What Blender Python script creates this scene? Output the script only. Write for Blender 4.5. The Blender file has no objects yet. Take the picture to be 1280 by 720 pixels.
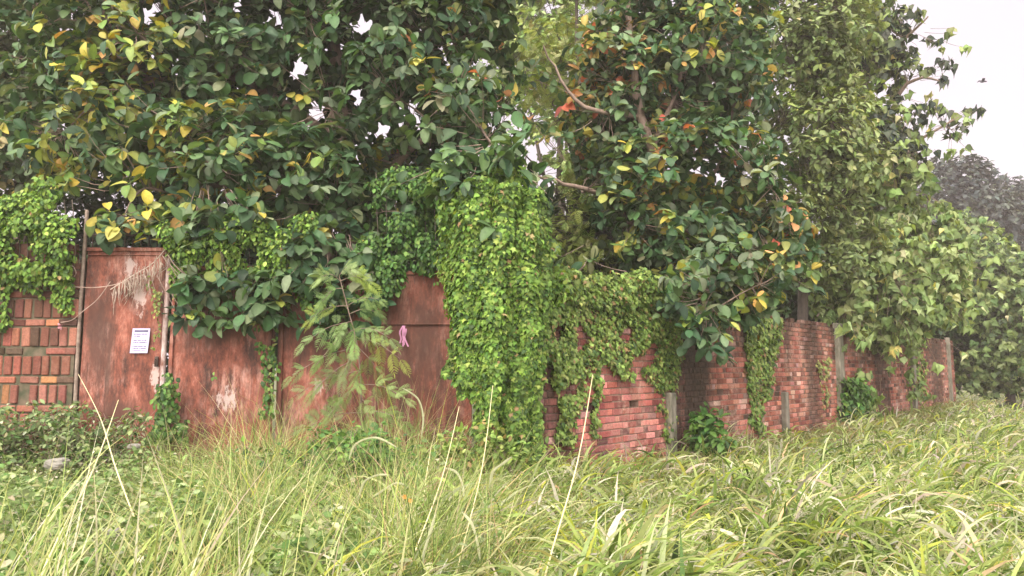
import bpy, math, random
import numpy as np
from mathutils import noise as mnoise, Vector

rng = np.random.default_rng(7)
random.seed(7)
R = math.radians
SC = bpy.context.scene
COL = SC.collection

# ------------------------------------------------------------------ camera
CAM_H, PITCH, FOC = 1.45, R(6.07), 931.0
cd = bpy.data.cameras.new('camera'); cam = bpy.data.objects.new('camera', cd); COL.objects.link(cam)
cam.location = (0, 0, CAM_H); cam.rotation_euler = (R(90) + PITCH, 0, 0)
cd.sensor_width = 36; cd.lens = 36 * FOC / 1280; cd.clip_start = .05; cd.clip_end = 2000
SC.camera = cam

# ------------------------------------------------------------------ world: bright overcast, brighter overhead
SUN_EL, SUN_AZ = R(46), R(200)
w = bpy.data.worlds.new('World'); SC.world = w; w.use_nodes = True
nt = w.node_tree; nt.nodes.clear()
def N(t, tree=None, **kw):
    n = (tree or nt).nodes.new(t)
    for k, v in kw.items(): setattr(n, k, v)
    return n
out = N('ShaderNodeOutputWorld'); bg = N('ShaderNodeBackground'); sky = N('ShaderNodeTexSky')
sky.sky_type = 'NISHITA'; sky.sun_disc = False; sky.sun_elevation = SUN_EL; sky.sun_rotation = SUN_AZ
sky.dust_density = 4
tc = N('ShaderNodeTexCoord'); dt = N('ShaderNodeVectorMath', operation='DOT_PRODUCT'); nt.links.new(tc.outputs['Generated'], dt.inputs[0])
dt.inputs[1].default_value = (math.sin(SUN_AZ) * math.cos(SUN_EL), math.cos(SUN_AZ) * math.cos(SUN_EL), math.sin(SUN_EL))   # cloud is brightest around the veiled sun
mr = N('ShaderNodeMapRange', interpolation_type='SMOOTHSTEP')
mr.inputs[1].default_value = .0; mr.inputs[2].default_value = .85; mr.inputs[3].default_value = 1.0; mr.inputs[4].default_value = 5.2
nt.links.new(dt.outputs['Value'], mr.inputs[0])
nz = N('ShaderNodeTexNoise'); nz.inputs['Scale'].default_value = 2.2; nz.inputs['Detail'].default_value = 4
nt.links.new(tc.outputs['Generated'], nz.inputs[0])
cr = N('ShaderNodeValToRGB'); nt.links.new(nz.outputs[0], cr.inputs[0])
cr.color_ramp.elements[0].position = .3; cr.color_ramp.elements[0].color = (6.9, 6.15, 6.75, 1)
cr.color_ramp.elements[1].position = .7; cr.color_ramp.elements[1].color = (7.5, 6.75, 7.3, 1)
mx = N('ShaderNodeMix', data_type='RGBA'); mx.inputs[0].default_value = .94
nt.links.new(sky.outputs[0], mx.inputs[6]); nt.links.new(cr.outputs[0], mx.inputs[7])
vm = N('ShaderNodeVectorMath', operation='SCALE'); nt.links.new(mx.outputs[2], vm.inputs[0]); nt.links.new(mr.outputs[0], vm.inputs[3])
wm = N('ShaderNodeMapRange', interpolation_type='SMOOTHSTEP'); wm.inputs[1].default_value = -.1; wm.inputs[2].default_value = .6; nt.links.new(dt.outputs['Value'], wm.inputs[0])
mw = N('ShaderNodeMix', data_type='RGBA', blend_type='MULTIPLY'); nt.links.new(wm.outputs[0], mw.inputs[0]); nt.links.new(vm.outputs[0], mw.inputs[6]); mw.inputs[7].default_value = (1, .98, .84, 1)
nt.links.new(mw.outputs[2], bg.inputs[0]); bg.inputs[1].default_value = .1
nt.links.new(bg.outputs[0], out.inputs[0])
sd = bpy.data.lights.new('sun', 'SUN'); sun = bpy.data.objects.new('sun', sd); COL.objects.link(sun)
sd.energy = 1.7; sd.angle = R(18); sd.color = (1, .9, .74)
# sun stands behind the camera's left shoulder, high
sv = Vector((math.sin(SUN_AZ) * math.cos(SUN_EL), math.cos(SUN_AZ) * math.cos(SUN_EL), math.sin(SUN_EL)))
sun.rotation_euler = sv.to_track_quat('Z', 'Y').to_euler(); sun.location = (-10, -20, 40)
SC.view_settings.view_transform = 'Standard'; SC.view_settings.look = 'None'
SC.view_settings.exposure = 0.56; SC.view_settings.gamma = 1
SC.cycles.max_bounces = 6; SC.cycles.transparent_max_bounces = 4; SC.cycles.diffuse_bounces = 3

# ------------------------------------------------------------------ helpers
CP, SP = math.cos(PITCH), math.sin(PITCH)
def P(px, py, Y):
    x = (px - 640) / FOC; z = (360 - py) / FOC
    yy = CP - z * SP; zz = SP + z * CP
    return np.array([x * Y / yy, Y, CAM_H + zz / yy * Y])
def proj(p):
    p = np.atleast_2d(p); X = p[:, 0]; Y = p[:, 1]; Z = p[:, 2] - CAM_H
    f = Y * CP + Z * SP; u = -Y * SP + Z * CP
    return 640 + FOC * X / f, 360 - FOC * u / f

def tag(o, label=None, cat=None, group=None, kind=None):
    if label: o['label'] = label
    if cat: o['category'] = cat
    if group: o['group'] = group
    if kind: o['kind'] = kind
    return o
def empty(name, loc, label, cat, group=None):
    o = bpy.data.objects.new(name, None); COL.objects.link(o); o.location = tuple(loc); o.empty_display_size = .2
    return tag(o, label, cat, group)

class MB:
    """collects geometry; build() links it as one mesh object"""
    def __init__(s): s.v = []; s.l = []; s.t = []; s.c = []; s.n = 0
    def add(s, V, F, C=(1, 1, 1)):
        V = np.asarray(V, float).reshape(-1, 3); F = np.asarray(F, np.int64)
        s.v.append(V); s.l.append((F + s.n).ravel()); s.t.append(np.full(len(F), F.shape[1]))
        C = np.asarray(C, float)
        s.c.append(np.tile(C, (len(V), 1)) if C.ndim == 1 else C); s.n += len(V)
    def build(s, name, mat, parent=None, smooth=True):
        V = np.concatenate(s.v); L = np.concatenate(s.l); T = np.concatenate(s.t); C = np.concatenate(s.c)
        off = np.zeros(3)
        if parent is not None: off = np.array(parent.location)
        else: off = np.array([V[:, 0].mean(), V[:, 1].mean(), V[:, 2].min()])
        V = V - off
        me = bpy.data.meshes.new(name)
        me.vertices.add(len(V)); me.vertices.foreach_set('co', V.ravel().astype(np.float32))
        me.loops.add(len(L)); me.loops.foreach_set('vertex_index', L.astype(np.int32))
        me.polygons.add(len(T)); st = np.concatenate([[0], np.cumsum(T)[:-1]])
        me.polygons.foreach_set('loop_start', st.astype(np.int32)); me.polygons.foreach_set('loop_total', T.astype(np.int32))
        me.polygons.foreach_set('use_smooth', np.full(len(T), smooth))
        a = me.color_attributes.new('Col', 'FLOAT_COLOR', 'POINT')
        a.data.foreach_set('color', np.concatenate([C, np.ones((len(C), 1))], 1).ravel().astype(np.float32))
        me.update(calc_edges=True); me.validate()
        me.materials.append(mat)
        o = bpy.data.objects.new(name, me); COL.objects.link(o)
        if parent is not None: o.parent = parent
        else: o.location = tuple(off)
        return o

def box_geo(c, h, ax=None):
    c = np.array(c, float); h = np.array(h, float)
    s = np.array([[-1,-1,-1],[1,-1,-1],[1,1,-1],[-1,1,-1],[-1,-1,1],[1,-1,1],[1,1,1],[-1,1,1]], float) * h
    if ax is not None: s = s @ np.array(ax, float)
    F = [[0,3,2,1],[4,5,6,7],[0,1,5,4],[1,2,6,5],[2,3,7,6],[3,0,4,7]]
    return c + s, F
def bevel_box(mb, c, h, b=.006, ax=None, C=(1, 1, 1)):
    """box with chamfered edges (24 vertices)"""
    c = np.array(c, float); h = np.array(h, float); b = min(b, h.min() * .9)
    V = []; idx = {}
    for k in range(3):
        for sx in (-1, 1):
            for sy in (-1, 1):
                for sz in (-1, 1):
                    sg = np.array([sx, sy, sz], float); hh = h - b; hh[k] = h[k]
                    idx[(k, sx, sy, sz)] = len(V); V.append(sg * hh)
    F4 = []; F3 = []
    for k in range(3):
        for s in (-1, 1):
            q = []
            for a, d in ((-1, -1), (1, -1), (1, 1), (-1, 1)):
                sg = [0, 0, 0]; sg[k] = s; sg[(k+1) % 3] = a; sg[(k+2) % 3] = d; q.append(idx[(k, *sg)])
            F4.append(q if s > 0 else q[::-1])
    for k in range(3):                                     # edges along axis k
        i, j = (k+1) % 3, (k+2) % 3
        for a in (-1, 1):
            for d in (-1, 1):
                s0 = [0,0,0]; s0[i] = a; s0[j] = d; s1 = list(s0); s0[k] = -1; s1[k] = 1
                q = [idx[(i, *s0)], idx[(i, *s1)], idx[(j, *s1)], idx[(j, *s0)]]
                F4.append(q if a*d < 0 else q[::-1])
    for sx in (-1, 1):
        for sy in (-1, 1):
            for sz in (-1, 1):
                q = [idx[(k, sx, sy, sz)] for k in range(3)]; F3.append(q if sx*sy*sz > 0 else q[::-1])
    V = np.array(V)
    if ax is not None: V = V @ np.array(ax, float)
    V = V + c
    mb.add(V, F4, C); n = len(V)
    mb.l.append(np.array(F3).ravel() + mb.n - n); mb.t.append(np.full(8, 3))

def tubes(mb, PTS, RAD, sides=4, C=(1, 1, 1)):
    """PTS (N,K,3) polylines, RAD (N,K) radii, all at once"""
    PTS = np.asarray(PTS, float); RAD = np.asarray(RAD, float)
    if PTS.ndim == 2: PTS = PTS[None]; RAD = RAD[None]
    n, k, _ = PTS.shape
    T = np.gradient(PTS, axis=1); T /= np.linalg.norm(T, axis=2, keepdims=True) + 1e-9
    ref = np.where(np.abs(T[:, :, 2:3]) > .9, np.array([[[1., 0, 0]]]), np.array([[[0, 0, 1.]]]))
    A = np.cross(T, ref); A /= np.linalg.norm(A, axis=2, keepdims=True) + 1e-9
    B = np.cross(T, A)
    th = np.arange(sides) * 2 * math.pi / sides
    V = PTS[:, :, None] + RAD[:, :, None, None] * (A[:, :, None] * np.cos(th)[None, None, :, None] + B[:, :, None] * np.sin(th)[None, None, :, None])
    base = (np.arange(n)[:, None, None] * k + np.arange(k - 1)[None, :, None]) * sides
    j = np.arange(sides)[None, None, :]; j2 = (j + 1) % sides
    F = np.stack([base + j, base + j2, base + sides + j2, base + sides + j], -1).reshape(-1, 4)
    Cc = np.asarray(C, float)
    if Cc.ndim == 2: Cc = np.repeat(Cc, k * sides, axis=0)
    mb.add(V.reshape(-1, 3), F, Cc)

def smooth_path(pts, n=10, wob=0., seed=0):
    pts = np.array(pts, float); m = len(pts)
    t = np.linspace(0, m - 1, n); i = np.clip(t.astype(int), 0, m - 2); f = (t - i)[:, None]
    g = lambda k: pts[np.clip(k, 0, m - 1)]
    p0, p1, p2, p3 = g(i-1), g(i), g(i+1), g(i+2)
    o = .5 * ((2*p1) + (-p0+p2)*f + (2*p0-5*p1+4*p2-p3)*f**2 + (-p0+3*p1-3*p2+p3)*f**3)
    if wob: o = o + np.random.default_rng(seed).normal(0, wob, o.shape) * np.linspace(0, 1, n)[:, None]
    return o

def unit(v): return v / (np.linalg.norm(v, axis=-1, keepdims=True) + 1e-9)

# leaf templates: x = length, y = width, z = up; returns V, F(tri), per-vertex tint
def leaf_template(prof, fold=.25, droop=.25):
    """prof: list of (t, halfwidth)"""
    V = []; S = []
    for t, wd in prof:
        z = -droop * t * t
        V += [(t, 0, z), (t, wd, z + fold * wd), (t, -wd, z + fold * wd)]; S += [1.22, .95, .95]
    F = []
    for i in range(len(prof) - 1):
        a, b = 3 * i, 3 * i + 3
        F += [(a, b, b+1), (a, b+1, a+1), (a, b+2, b), (a, a+2, b+2)]
    return np.array(V), np.array(F), np.array(S)
def skew(T, k, curl=0.):
    V, F, S = T; V = V.copy(); V[:, 1] += k * V[:, 0] ** 2; V[:, 2] += curl * np.sin(V[:, 0] * 3.1) * .15 + curl * V[:, 1] * .4; return V, F, S
_o = [(0, .012), (.1, .02), (.22, .2), (.42, .31), (.68, .33), (.87, .23), (.97, .1), (1.01, .01)]
OVAL = [leaf_template(_o, .2, .18), skew(leaf_template(_o, .45, .45), .1, .5), skew(leaf_template([(0, .012), (.1, .02), (.25, .17), (.45, .26), (.7, .29), (.9, .18), (1, .01)], .1, .05), -.08, -.5),
        skew(leaf_template(_o, .7, .1), -.12, .3), skew(leaf_template([(0, .012), (.12, .02), (.28, .2), (.5, .29), (.75, .26), (.92, .14), (1, .01)], .3, .6), .05, -.3)]
OVAL2 = leaf_template([(0, .015), (.25, .2), (.6, .28), (.88, .14), (1, .01)], .3, .3)
_h = [(0, .01), (.08, .3), (.3, .42), (.6, .24), (.82, .07), (1.05, .01)]
HEART = [leaf_template(_h, .2, .2), skew(leaf_template(_h, .6, .4), .15, .5), skew(leaf_template(_h, .1, .0), -.15, -.5)]
SMALL = leaf_template([(0, .05), (.35, .36), (.75, .28), (1, .02)], .25, .2)
def lobed():
    ang = [(0, .0)]; pts = [(0, 0, 0), (-.12, .22, .0), (-.05, .46, -.04), (.25, .34, .02), (.5, .52, -.05), (.62, .2, .02), (1, 0, -.12),
           (.62, -.2, .02), (.5, -.52, -.05), (.25, -.34, .02), (-.05, -.46, -.04), (-.12, -.22, 0), (.35, 0, .05)]
    F = [(12, i + 1, i) for i in range(0, 12)]; F[-1] = (12, 0, 11)
    return np.array(pts, float), np.array(F), np.array([.95] * 12 + [1.15])
IVY = [lobed(), skew(lobed(), .1, .5), skew(leaf_template([(0, .05), (.12, .36), (.4, .4), (.75, .18), (1, .02)], .25, .3), -.1, .2)]
def frond(pairs=8, w=.16, ll=.3):
    V = []; F = []
    for i in range(pairs):
        t = (i + .6) / pairs; l = ll * math.sin(math.pi * (.15 + .8 * t)) 
        for s in (-1, 1):
            n = len(V); x0 = t; x1 = t + .06
            V += [(x0 - w/pairs*1.6, 0, -.2*t*t), (x0 + .02, s*l*.6, -.2*t*t+.02), (x1 + .05, s*l, -.2*t*t - .03), (x0 + w/pairs*1.2, 0, -.2*t*t)]
            V[-3] = (x0 - .005, s*l*.55, -.2*t*t+.02)
            F += [(n, n+1, n+2), (n, n+2, n+3)] if s > 0 else [(n, n+2, n+1), (n, n+3, n+2)]
    return np.array(V), np.array(F), np.ones(len(V))
FROND = frond()

def put_leaves(mb, tmpl, pos, d, up, size, col, wid=1.0):
    pos = np.asarray(pos); n = len(pos)
    if n == 0: return
    if isinstance(tmpl, list):
        k = rng.integers(0, len(tmpl), n); d = np.broadcast_to(d, (n, 3)); up = np.broadcast_to(up, (n, 3)); size = np.asarray(size)
        for j, T_ in enumerate(tmpl):
            q = k == j; put_leaves(mb, T_, pos[q], d[q], up[q], size[q], col[q], wid)
        return
    V, F, S = tmpl; wid = (rng.uniform(.82, 1.15, n) * wid)[:, None, None]
    x = unit(np.asarray(d)); z = np.asarray(up) - (np.asarray(up) * x).sum(1, keepdims=True) * x; z = unit(z); y = np.cross(z, x)
    sz = np.asarray(size)[:, None, None]
    W = pos[:, None] + sz * (V[None, :, 0:1] * x[:, None] + V[None, :, 1:2] * wid * y[:, None] + V[None, :, 2:3] * z[:, None])
    FF = (F[None] + (np.arange(n) * len(V))[:, None, None]).reshape(-1, 3)
    C = col[:, None, :] * S[None, :, None]
    mb.add(W.reshape(-1, 3), FF, C.reshape(-1, 3))

def palette(n, items, jit=.18, r=None):
    """items: [(weight,(r,g,b))]"""
    r = r or rng
    wt = np.array([i[0] for i in items], float); wt /= wt.sum()
    c = np.array([i[1] for i in items])[r.choice(len(items), n, p=wt)]
    return np.clip(c * r.normal(1, jit, (n, 1)).clip(.45, 1.7) * r.normal(1, .05, (n, 3)), .004, .9)

def rand_dirs(n): return unit(rng.normal(0, 1, (n, 3)))

# ------------------------------------------------------------------ materials
def new_mat(name):
    m = bpy.data.materials.new(name); m.use_nodes = True; t = m.node_tree
    return m, t, t.nodes['Principled BSDF']
def leaf_mat(name, rough=.5, trans=.3, spec=.35, tint=(1.5, 1.35, .5)):
    m, t, b = new_mat(name); L = t.links
    a = N('ShaderNodeAttribute', t, attribute_name='Col'); geo = N('ShaderNodeNewGeometry', t)
    n1 = N('ShaderNodeTexNoise', t); n1.inputs['Scale'].default_value = 28; n1.inputs['Detail'].default_value = 3
    L.new(geo.outputs['Position'], n1.inputs['Vector'])
    mr_ = N('ShaderNodeMapRange', t); mr_.inputs[3].default_value = .72; mr_.inputs[4].default_value = 1.28; L.new(n1.outputs[0], mr_.inputs[0])
    v = N('ShaderNodeVectorMath', t, operation='SCALE'); L.new(a.outputs['Color'], v.inputs[0]); L.new(mr_.outputs[0], v.inputs[3])
    L.new(v.outputs[0], b.inputs['Base Color']); b.inputs['Roughness'].default_value = rough; b.inputs['Specular IOR Level'].default_value = spec
    tr = N('ShaderNodeBsdfTranslucent', t); v2 = N('ShaderNodeVectorMath', t, operation='MULTIPLY'); v2.inputs[1].default_value = tint
    L.new(v.outputs[0], v2.inputs[0]); L.new(v2.outputs[0], tr.inputs[0])
    ms = N('ShaderNodeMixShader', t); ms.inputs[0].default_value = trans
    L.new(b.outputs[0], ms.inputs[1]); L.new(tr.outputs[0], ms.inputs[2]); L.new(ms.outputs[0], t.nodes['Material Output'].inputs[0])
    return m
M_LEAF = leaf_mat('broad_leaf', .5, .25, .3)
M_IVY = leaf_mat('vine_leaf', .55, .3, .25)
M_GRASS = leaf_mat('grass_blade', .55, .35, .25, (1.05, 1.15, .7))
M_FAR = leaf_mat('far_leaf', .8, .15, .1)

def ramp(t, src, stops):
    r = N('ShaderNodeValToRGB', t); e = r.color_ramp.elements
    while len(e) < len(stops): e.new(.5)
    for el, (p, c) in zip(e, stops): el.position = p; el.color = (*c, 1) if len(c) == 3 else c
    t.links.new(src, r.inputs[0]); return r
def noise_node(t, vec, scale, detail=4, rough=.55, mscale=None):
    if mscale:
        mp = N('ShaderNodeMapping', t); mp.inputs['Scale'].default_value = mscale; t.links.new(vec, mp.inputs[0]); vec = mp.outputs[0]
    n = N('ShaderNodeTexNoise', t); n.inputs['Scale'].default_value = scale; n.inputs['Detail'].default_value = detail; n.inputs['Roughness'].default_value = rough
    t.links.new(vec, n.inputs['Vector']); return n
def mixc(t, fac, a, b, mode='MIX'):
    m = N('ShaderNodeMix', t, data_type='RGBA', blend_type=mode)
    for s, i in ((fac, 0), (a, 6), (b, 7)):
        if isinstance(s, (int, float)): m.inputs[i].default_value = s
        elif isinstance(s, tuple): m.inputs[i].default_value = (*s, 1)
        else: t.links.new(s, m.inputs[i])
    return m.outputs[2]

def bark_mat(name, c1, c2):
    m, t, b = new_mat(name); geo = N('ShaderNodeNewGeometry', t)
    n = noise_node(t, geo.outputs['Position'], 14, 6, .6, (1, 1, .35))
    r = ramp(t, n.outputs[0], [(.3, c1), (.7, c2)]); t.links.new(r.outputs[0], b.inputs['Base Color']); b.inputs['Roughness'].default_value = .9
    bp = N('ShaderNodeBump', t); bp.inputs['Strength'].default_value = .6; bp.inputs['Distance'].default_value = .02
    t.links.new(n.outputs[0], bp.inputs['Height']); t.links.new(bp.outputs[0], b.inputs['Normal']); return m
M_BARK = bark_mat('bark', (.12, .085, .065), (.3, .23, .19))
M_BARK_DARK = bark_mat('bark_dark', (.05, .04, .035), (.12, .1, .08))

A = P(655, 459, 8.0)[:2]; B = P(1193, 459, 26.3)[:2]
def _w(px):
    k = (px - 640) / FOC / CP; d = (B - A) / np.linalg.norm(B - A); q = (k * A[1] - A[0]) / (d[0] - k * d[1]); return A + q * d
STAINS = [(*_w(866), .5, .97), (*_w(843), .2, .8), (*_w(1012), .35, .7), (*_w(1097), .6, .75), (*_w(1165), .8, .7), (*_w(700), .25, .7), (*_w(672), .15, .7)]
def brick_mat(name, bloom=(.44, .3, .24), bloom_amt=.75, mould=.92, col_gain=1.):
    m, t, b = new_mat(name); L = t.links
    a = N('ShaderNodeAttribute', t, attribute_name='Col'); geo = N('ShaderNodeNewGeometry', t); pos = geo.outputs['Position']
    n = noise_node(t, pos, 45, 5, .65); f = ramp(t, n.outputs[0], [(.3, (.62, .62, .62)), (.7, (1.25, 1.2, 1.2))])
    c = mixc(t, 1., a.outputs['Color'], f.outputs[0], 'MULTIPLY')
    n2 = noise_node(t, pos, 1.3, 6, .7); r2 = ramp(t, n2.outputs[0], [(.48, (0, 0, 0)), (.66, (1, 1, 1))])
    n2b = noise_node(t, pos, 16, 5, .7); r2b = ramp(t, n2b.outputs[0], [(.4, (0, 0, 0)), (.62, (1, 1, 1))])
    k = mixc(t, 1., r2.outputs[0], r2b.outputs[0], 'MULTIPLY'); kk = N('ShaderNodeMath', t, operation='MULTIPLY'); L.new(k, kk.inputs[0]); kk.inputs[1].default_value = bloom_amt
    c = mixc(t, kk.outputs[0], c, bloom)
    # black mould running down from the coping
    n3 = noise_node(t, pos, 1.9, 9, .78, (1, 1, .3)); sp = N('ShaderNodeSeparateXYZ', t); L.new(pos, sp.inputs[0])
    ad = N('ShaderNodeMath', t, operation='MULTIPLY_ADD'); L.new(sp.outputs[2], ad.inputs[0]); ad.inputs[1].default_value = .16; L.new(n3.outputs[0], ad.inputs[2])
    r3 = ramp(t, ad.outputs[0], [(.7, (0, 0, 0)), (.95, (1, 1, 1))]); k3 = N('ShaderNodeMath', t, operation='MULTIPLY'); L.new(r3.outputs[0], k3.inputs[0]); k3.inputs[1].default_value = mould
    n4 = noise_node(t, pos, 22, 4, .6); mc = ramp(t, n4.outputs[0], [(.35, (.014, .012, .01)), (.65, (.06, .042, .03))])
    c = mixc(t, k3.outputs[0], c, mc.outputs[0])
    for (cx, cy, rad, amt) in STAINS:                              # soot-black run below a leaking joint
        vs = N('ShaderNodeVectorMath', t, operation='DISTANCE'); mp = N('ShaderNodeMapping', t); mp.inputs['Scale'].default_value = (1, 1, 0); L.new(pos, mp.inputs[0]); L.new(mp.outputs[0], vs.inputs[0]); vs.inputs[1].default_value = (cx, cy, 0)
        a1 = N('ShaderNodeMath', t, operation='MULTIPLY_ADD'); L.new(n3.outputs[0], a1.inputs[0]); a1.inputs[1].default_value = rad * 3.2; n7 = noise_node(t, pos, 7, 8, .75); a7 = N('ShaderNodeMath', t, operation='MULTIPLY_ADD'); L.new(n7.outputs[0], a7.inputs[0]); a7.inputs[1].default_value = 1.4 * rad; L.new(vs.outputs['Value'], a7.inputs[2]); L.new(a7.outputs[0], a1.inputs[2])
        0 and L.new(vs.outputs['Value'], a1.inputs[2])
        m1 = N('ShaderNodeMapRange', t); L.new(a1.outputs[0], m1.inputs[0]); m1.inputs[1].default_value = rad * 3.0; m1.inputs[2].default_value = rad * 3.9; m1.inputs[3].default_value = amt; m1.inputs[4].default_value = 0
        c = mixc(t, m1.outputs[0], c, mc.outputs[0])
    L.new(c, b.inputs['Base Color']); b.inputs['Roughness'].default_value = .9; b.inputs['Specular IOR Level'].default_value = .2
    bp = N('ShaderNodeBump', t); bp.inputs['Strength'].default_value = .5; bp.inputs['Distance'].default_value = .006
    L.new(n.outputs[0], bp.inputs['Height']); L.new(bp.outputs[0], b.inputs['Normal']); return m
M_BRICK = brick_mat('weathered_brick'); M_BRICK_L = brick_mat('mossy_brick', bloom_amt=.2, mould=.5)

def simple_mat(name, c1, c2, scale=8, rough=.85, detail=5, metal=0, ms=None, bump=0):
    m, t, b = new_mat(name); geo = N('ShaderNodeNewGeometry', t); n = noise_node(t, geo.outputs['Position'], scale, detail, .6, ms)
    r = ramp(t, n.outputs[0], [(.32, c1), (.68, c2)]); t.links.new(r.outputs[0], b.inputs['Base Color']); b.inputs['Roughness'].default_value = rough; b.inputs['Metallic'].default_value = metal
    if bump:
        bp = N('ShaderNodeBump', t); bp.inputs['Strength'].default_value = bump; bp.inputs['Distance'].default_value = .01
        t.links.new(n.outputs[0], bp.inputs['Height']); t.links.new(bp.outputs[0], b.inputs['Normal'])
    return m
M_CONC = simple_mat('old_concrete', (.07, .075, .05), (.25, .23, .19), 9, .9, 6, 0, (1, 1, .4), .5)
M_MORTAR = simple_mat('mortar', (.13, .09, .065), (.3, .22, .18), 12, .95)
M_MORTAR_D = simple_mat('mossy_mortar', (.04, .05, .025), (.13, .1, .07), 9, .95)
M_SOIL = simple_mat('soil', (.05, .06, .022), (.11, .12, .045), 3, .95)
M_STONE = simple_mat('pale_rubble', (.15, .15, .13), (.28, .27, .25), 9, .9, 6, 0, None, .6)
M_PIPE = simple_mat('old_pipe', (.12, .09, .07), (.3, .24, .2), 14, .7, 5, .2)
M_IRON = simple_mat('rusty_iron', (.02, .02, .018), (.07, .04, .03), 20, .8)
M_WIRE = simple_mat('dusty_wire', (.25, .17, .14), (.42, .33, .28), 10, .7)
M_STRAW = simple_mat('straw_stalk', (.42, .38, .2), (.62, .56, .34), 14, .6)
M_DRY = simple_mat('dry_leaf', (.3, .25, .2), (.52, .44, .38), 18, .85)

def rust_mat():
    m, t, b = new_mat('rusted_sheet'); L = t.links; tc_ = N('ShaderNodeNewGeometry', t); pos = tc_.outputs['Position']
    a = noise_node(t, pos, 1.0, 10, .78, (3.6, 1, 1.5)); base = ramp(t, a.outputs[0], [(.38, (.04, .02, .016)), (.47, (.13, .044, .03)), (.54, (.21, .07, .048)), (.64, (.34, .155, .12))])
    n2 = noise_node(t, pos, 1.0, 9, .82, (12, 1, 2.6)); r2 = ramp(t, n2.outputs[0], [(.46, (0, 0, 0)), (.62, (1, 1, 1))])
    n3 = noise_node(t, pos, 1.7, 5, .6); r3 = ramp(t, n3.outputs[0], [(.45, (0, 0, 0)), (.62, (1, 1, 1))])
    k = mixc(t, 1., r2.outputs[0], r3.outputs[0], 'MULTIPLY'); kk = N('ShaderNodeMath', t, operation='MULTIPLY'); L.new(k, kk.inputs[0]); kk.inputs[1].default_value = .8
    c = mixc(t, kk.outputs[0], base.outputs[0], (.5, .31, .27))
    n5 = noise_node(t, pos, 40, 4, .6, (1, 1, .5)); f5 = ramp(t, n5.outputs[0], [(.3, (.75, .75, .75)), (.7, (1.2, 1.15, 1.1))]); c = mixc(t, 1., c, f5.outputs[0], 'MULTIPLY')
    # dark tar-like runs
    n6 = noise_node(t, pos, 1.0, 6, .6, (7, 1, .35)); r6 = ramp(t, n6.outputs[0], [(.6, (0, 0, 0)), (.7, (1, 1, 1))]); k6 = N('ShaderNodeMath', t, operation='MULTIPLY'); L.new(r6.outputs[0], k6.inputs[0]); k6.inputs[1].default_value = .7
    c = mixc(t, k6.outputs[0], c, (.05, .028, .02))
    # peeled whitewash patches at their own spots on the sheet
    for (cx, cz, rx, rz) in PATCHES:
        mp = N('ShaderNodeMapping', t); mp.inputs['Location'].default_value = (-cx / rx, 0, -cz / rz); mp.inputs['Scale'].default_value = (1 / rx, 0, 1 / rz); L.new(pos, mp.inputs[0])
        ln = N('ShaderNodeVectorMath', t, operation='LENGTH'); L.new(mp.outputs[0], ln.inputs[0])
        ns = noise_node(t, pos, 1., 7, .8, (14, 1, 5)); ad = N('ShaderNodeMath', t, operation='MULTIPLY_ADD'); L.new(ns.outputs[0], ad.inputs[0]); ad.inputs[1].default_value = 4.0; L.new(ln.outputs['Value'], ad.inputs[2])
        rr = ramp(t, ad.outputs[0], [(.0, (1, 1, 1)), (1., (1, 1, 1))])
        mr2 = N('ShaderNodeMapRange', t); L.new(ad.outputs[0], mr2.inputs[0]); mr2.inputs[1].default_value = 2.35; mr2.inputs[2].default_value = 2.6; mr2.inputs[3].default_value = .8; mr2.inputs[4].default_value = 0
        c = mixc(t, mr2.outputs[0], c, (.44, .36, .34))
    for (cx, cz, rx, rz) in DARKS:
        mp = N('ShaderNodeMapping', t); mp.inputs['Location'].default_value = (-cx / rx, 0, -cz / rz); mp.inputs['Scale'].default_value = (1 / rx, 0, 1 / rz); L.new(pos, mp.inputs[0])
        ln = N('ShaderNodeVectorMath', t, operation='LENGTH'); L.new(mp.outputs[0], ln.inputs[0])
        ns = noise_node(t, pos, 1., 9, .75, (9, 1, 1.6)); ad = N('ShaderNodeMath', t, operation='MULTIPLY_ADD'); L.new(ns.outputs[0], ad.inputs[0]); ad.inputs[1].default_value = 3.0; L.new(ln.outputs['Value'], ad.inputs[2])
        mr2 = N('ShaderNodeMapRange', t); L.new(ad.outputs[0], mr2.inputs[0]); mr2.inputs[1].default_value = 1.9; mr2.inputs[2].default_value = 2.7; mr2.inputs[3].default_value = .82; mr2.inputs[4].default_value = 0
        c = mixc(t, mr2.outputs[0], c, (.075, .035, .026))
    L.new(c, b.inputs['Base Color']); b.inputs['Roughness'].default_value = .75; b.inputs['Specular IOR Level'].default_value = .3
    bp = N('ShaderNodeBump', t); bp.inputs['Strength'].default_value = .35; bp.inputs['Distance'].default_value = .01
    L.new(n2.outputs[0], bp.inputs['Height']); L.new(bp.outputs[0], b.inputs['Normal']); return m
GY = 8.8
def gx(px): return P(px, 459, GY)[0]
def gz(py): return P(300, py, GY)[2]
PATCHES = [(gx(228), gz(365), .3, .22), (gx(155), gz(335), .12, .2), (gx(284), gz(498), .17, .22), (gx(172), gz(372), .12, .25), (gx(398), gz(485), .16, .15), (gx(194), gz(470), .08, .25)]
DARKS = [(gx(345), gz(420), .16, 1.1), (gx(400), gz(410), .5, .5), (gx(520), gz(440), .5, .8), (gx(120), gz(420), .2, .7), (gx(260), gz(410), .35, .3), (gx(150), gz(520), .4, .2)]
M_RUST = rust_mat()

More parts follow.
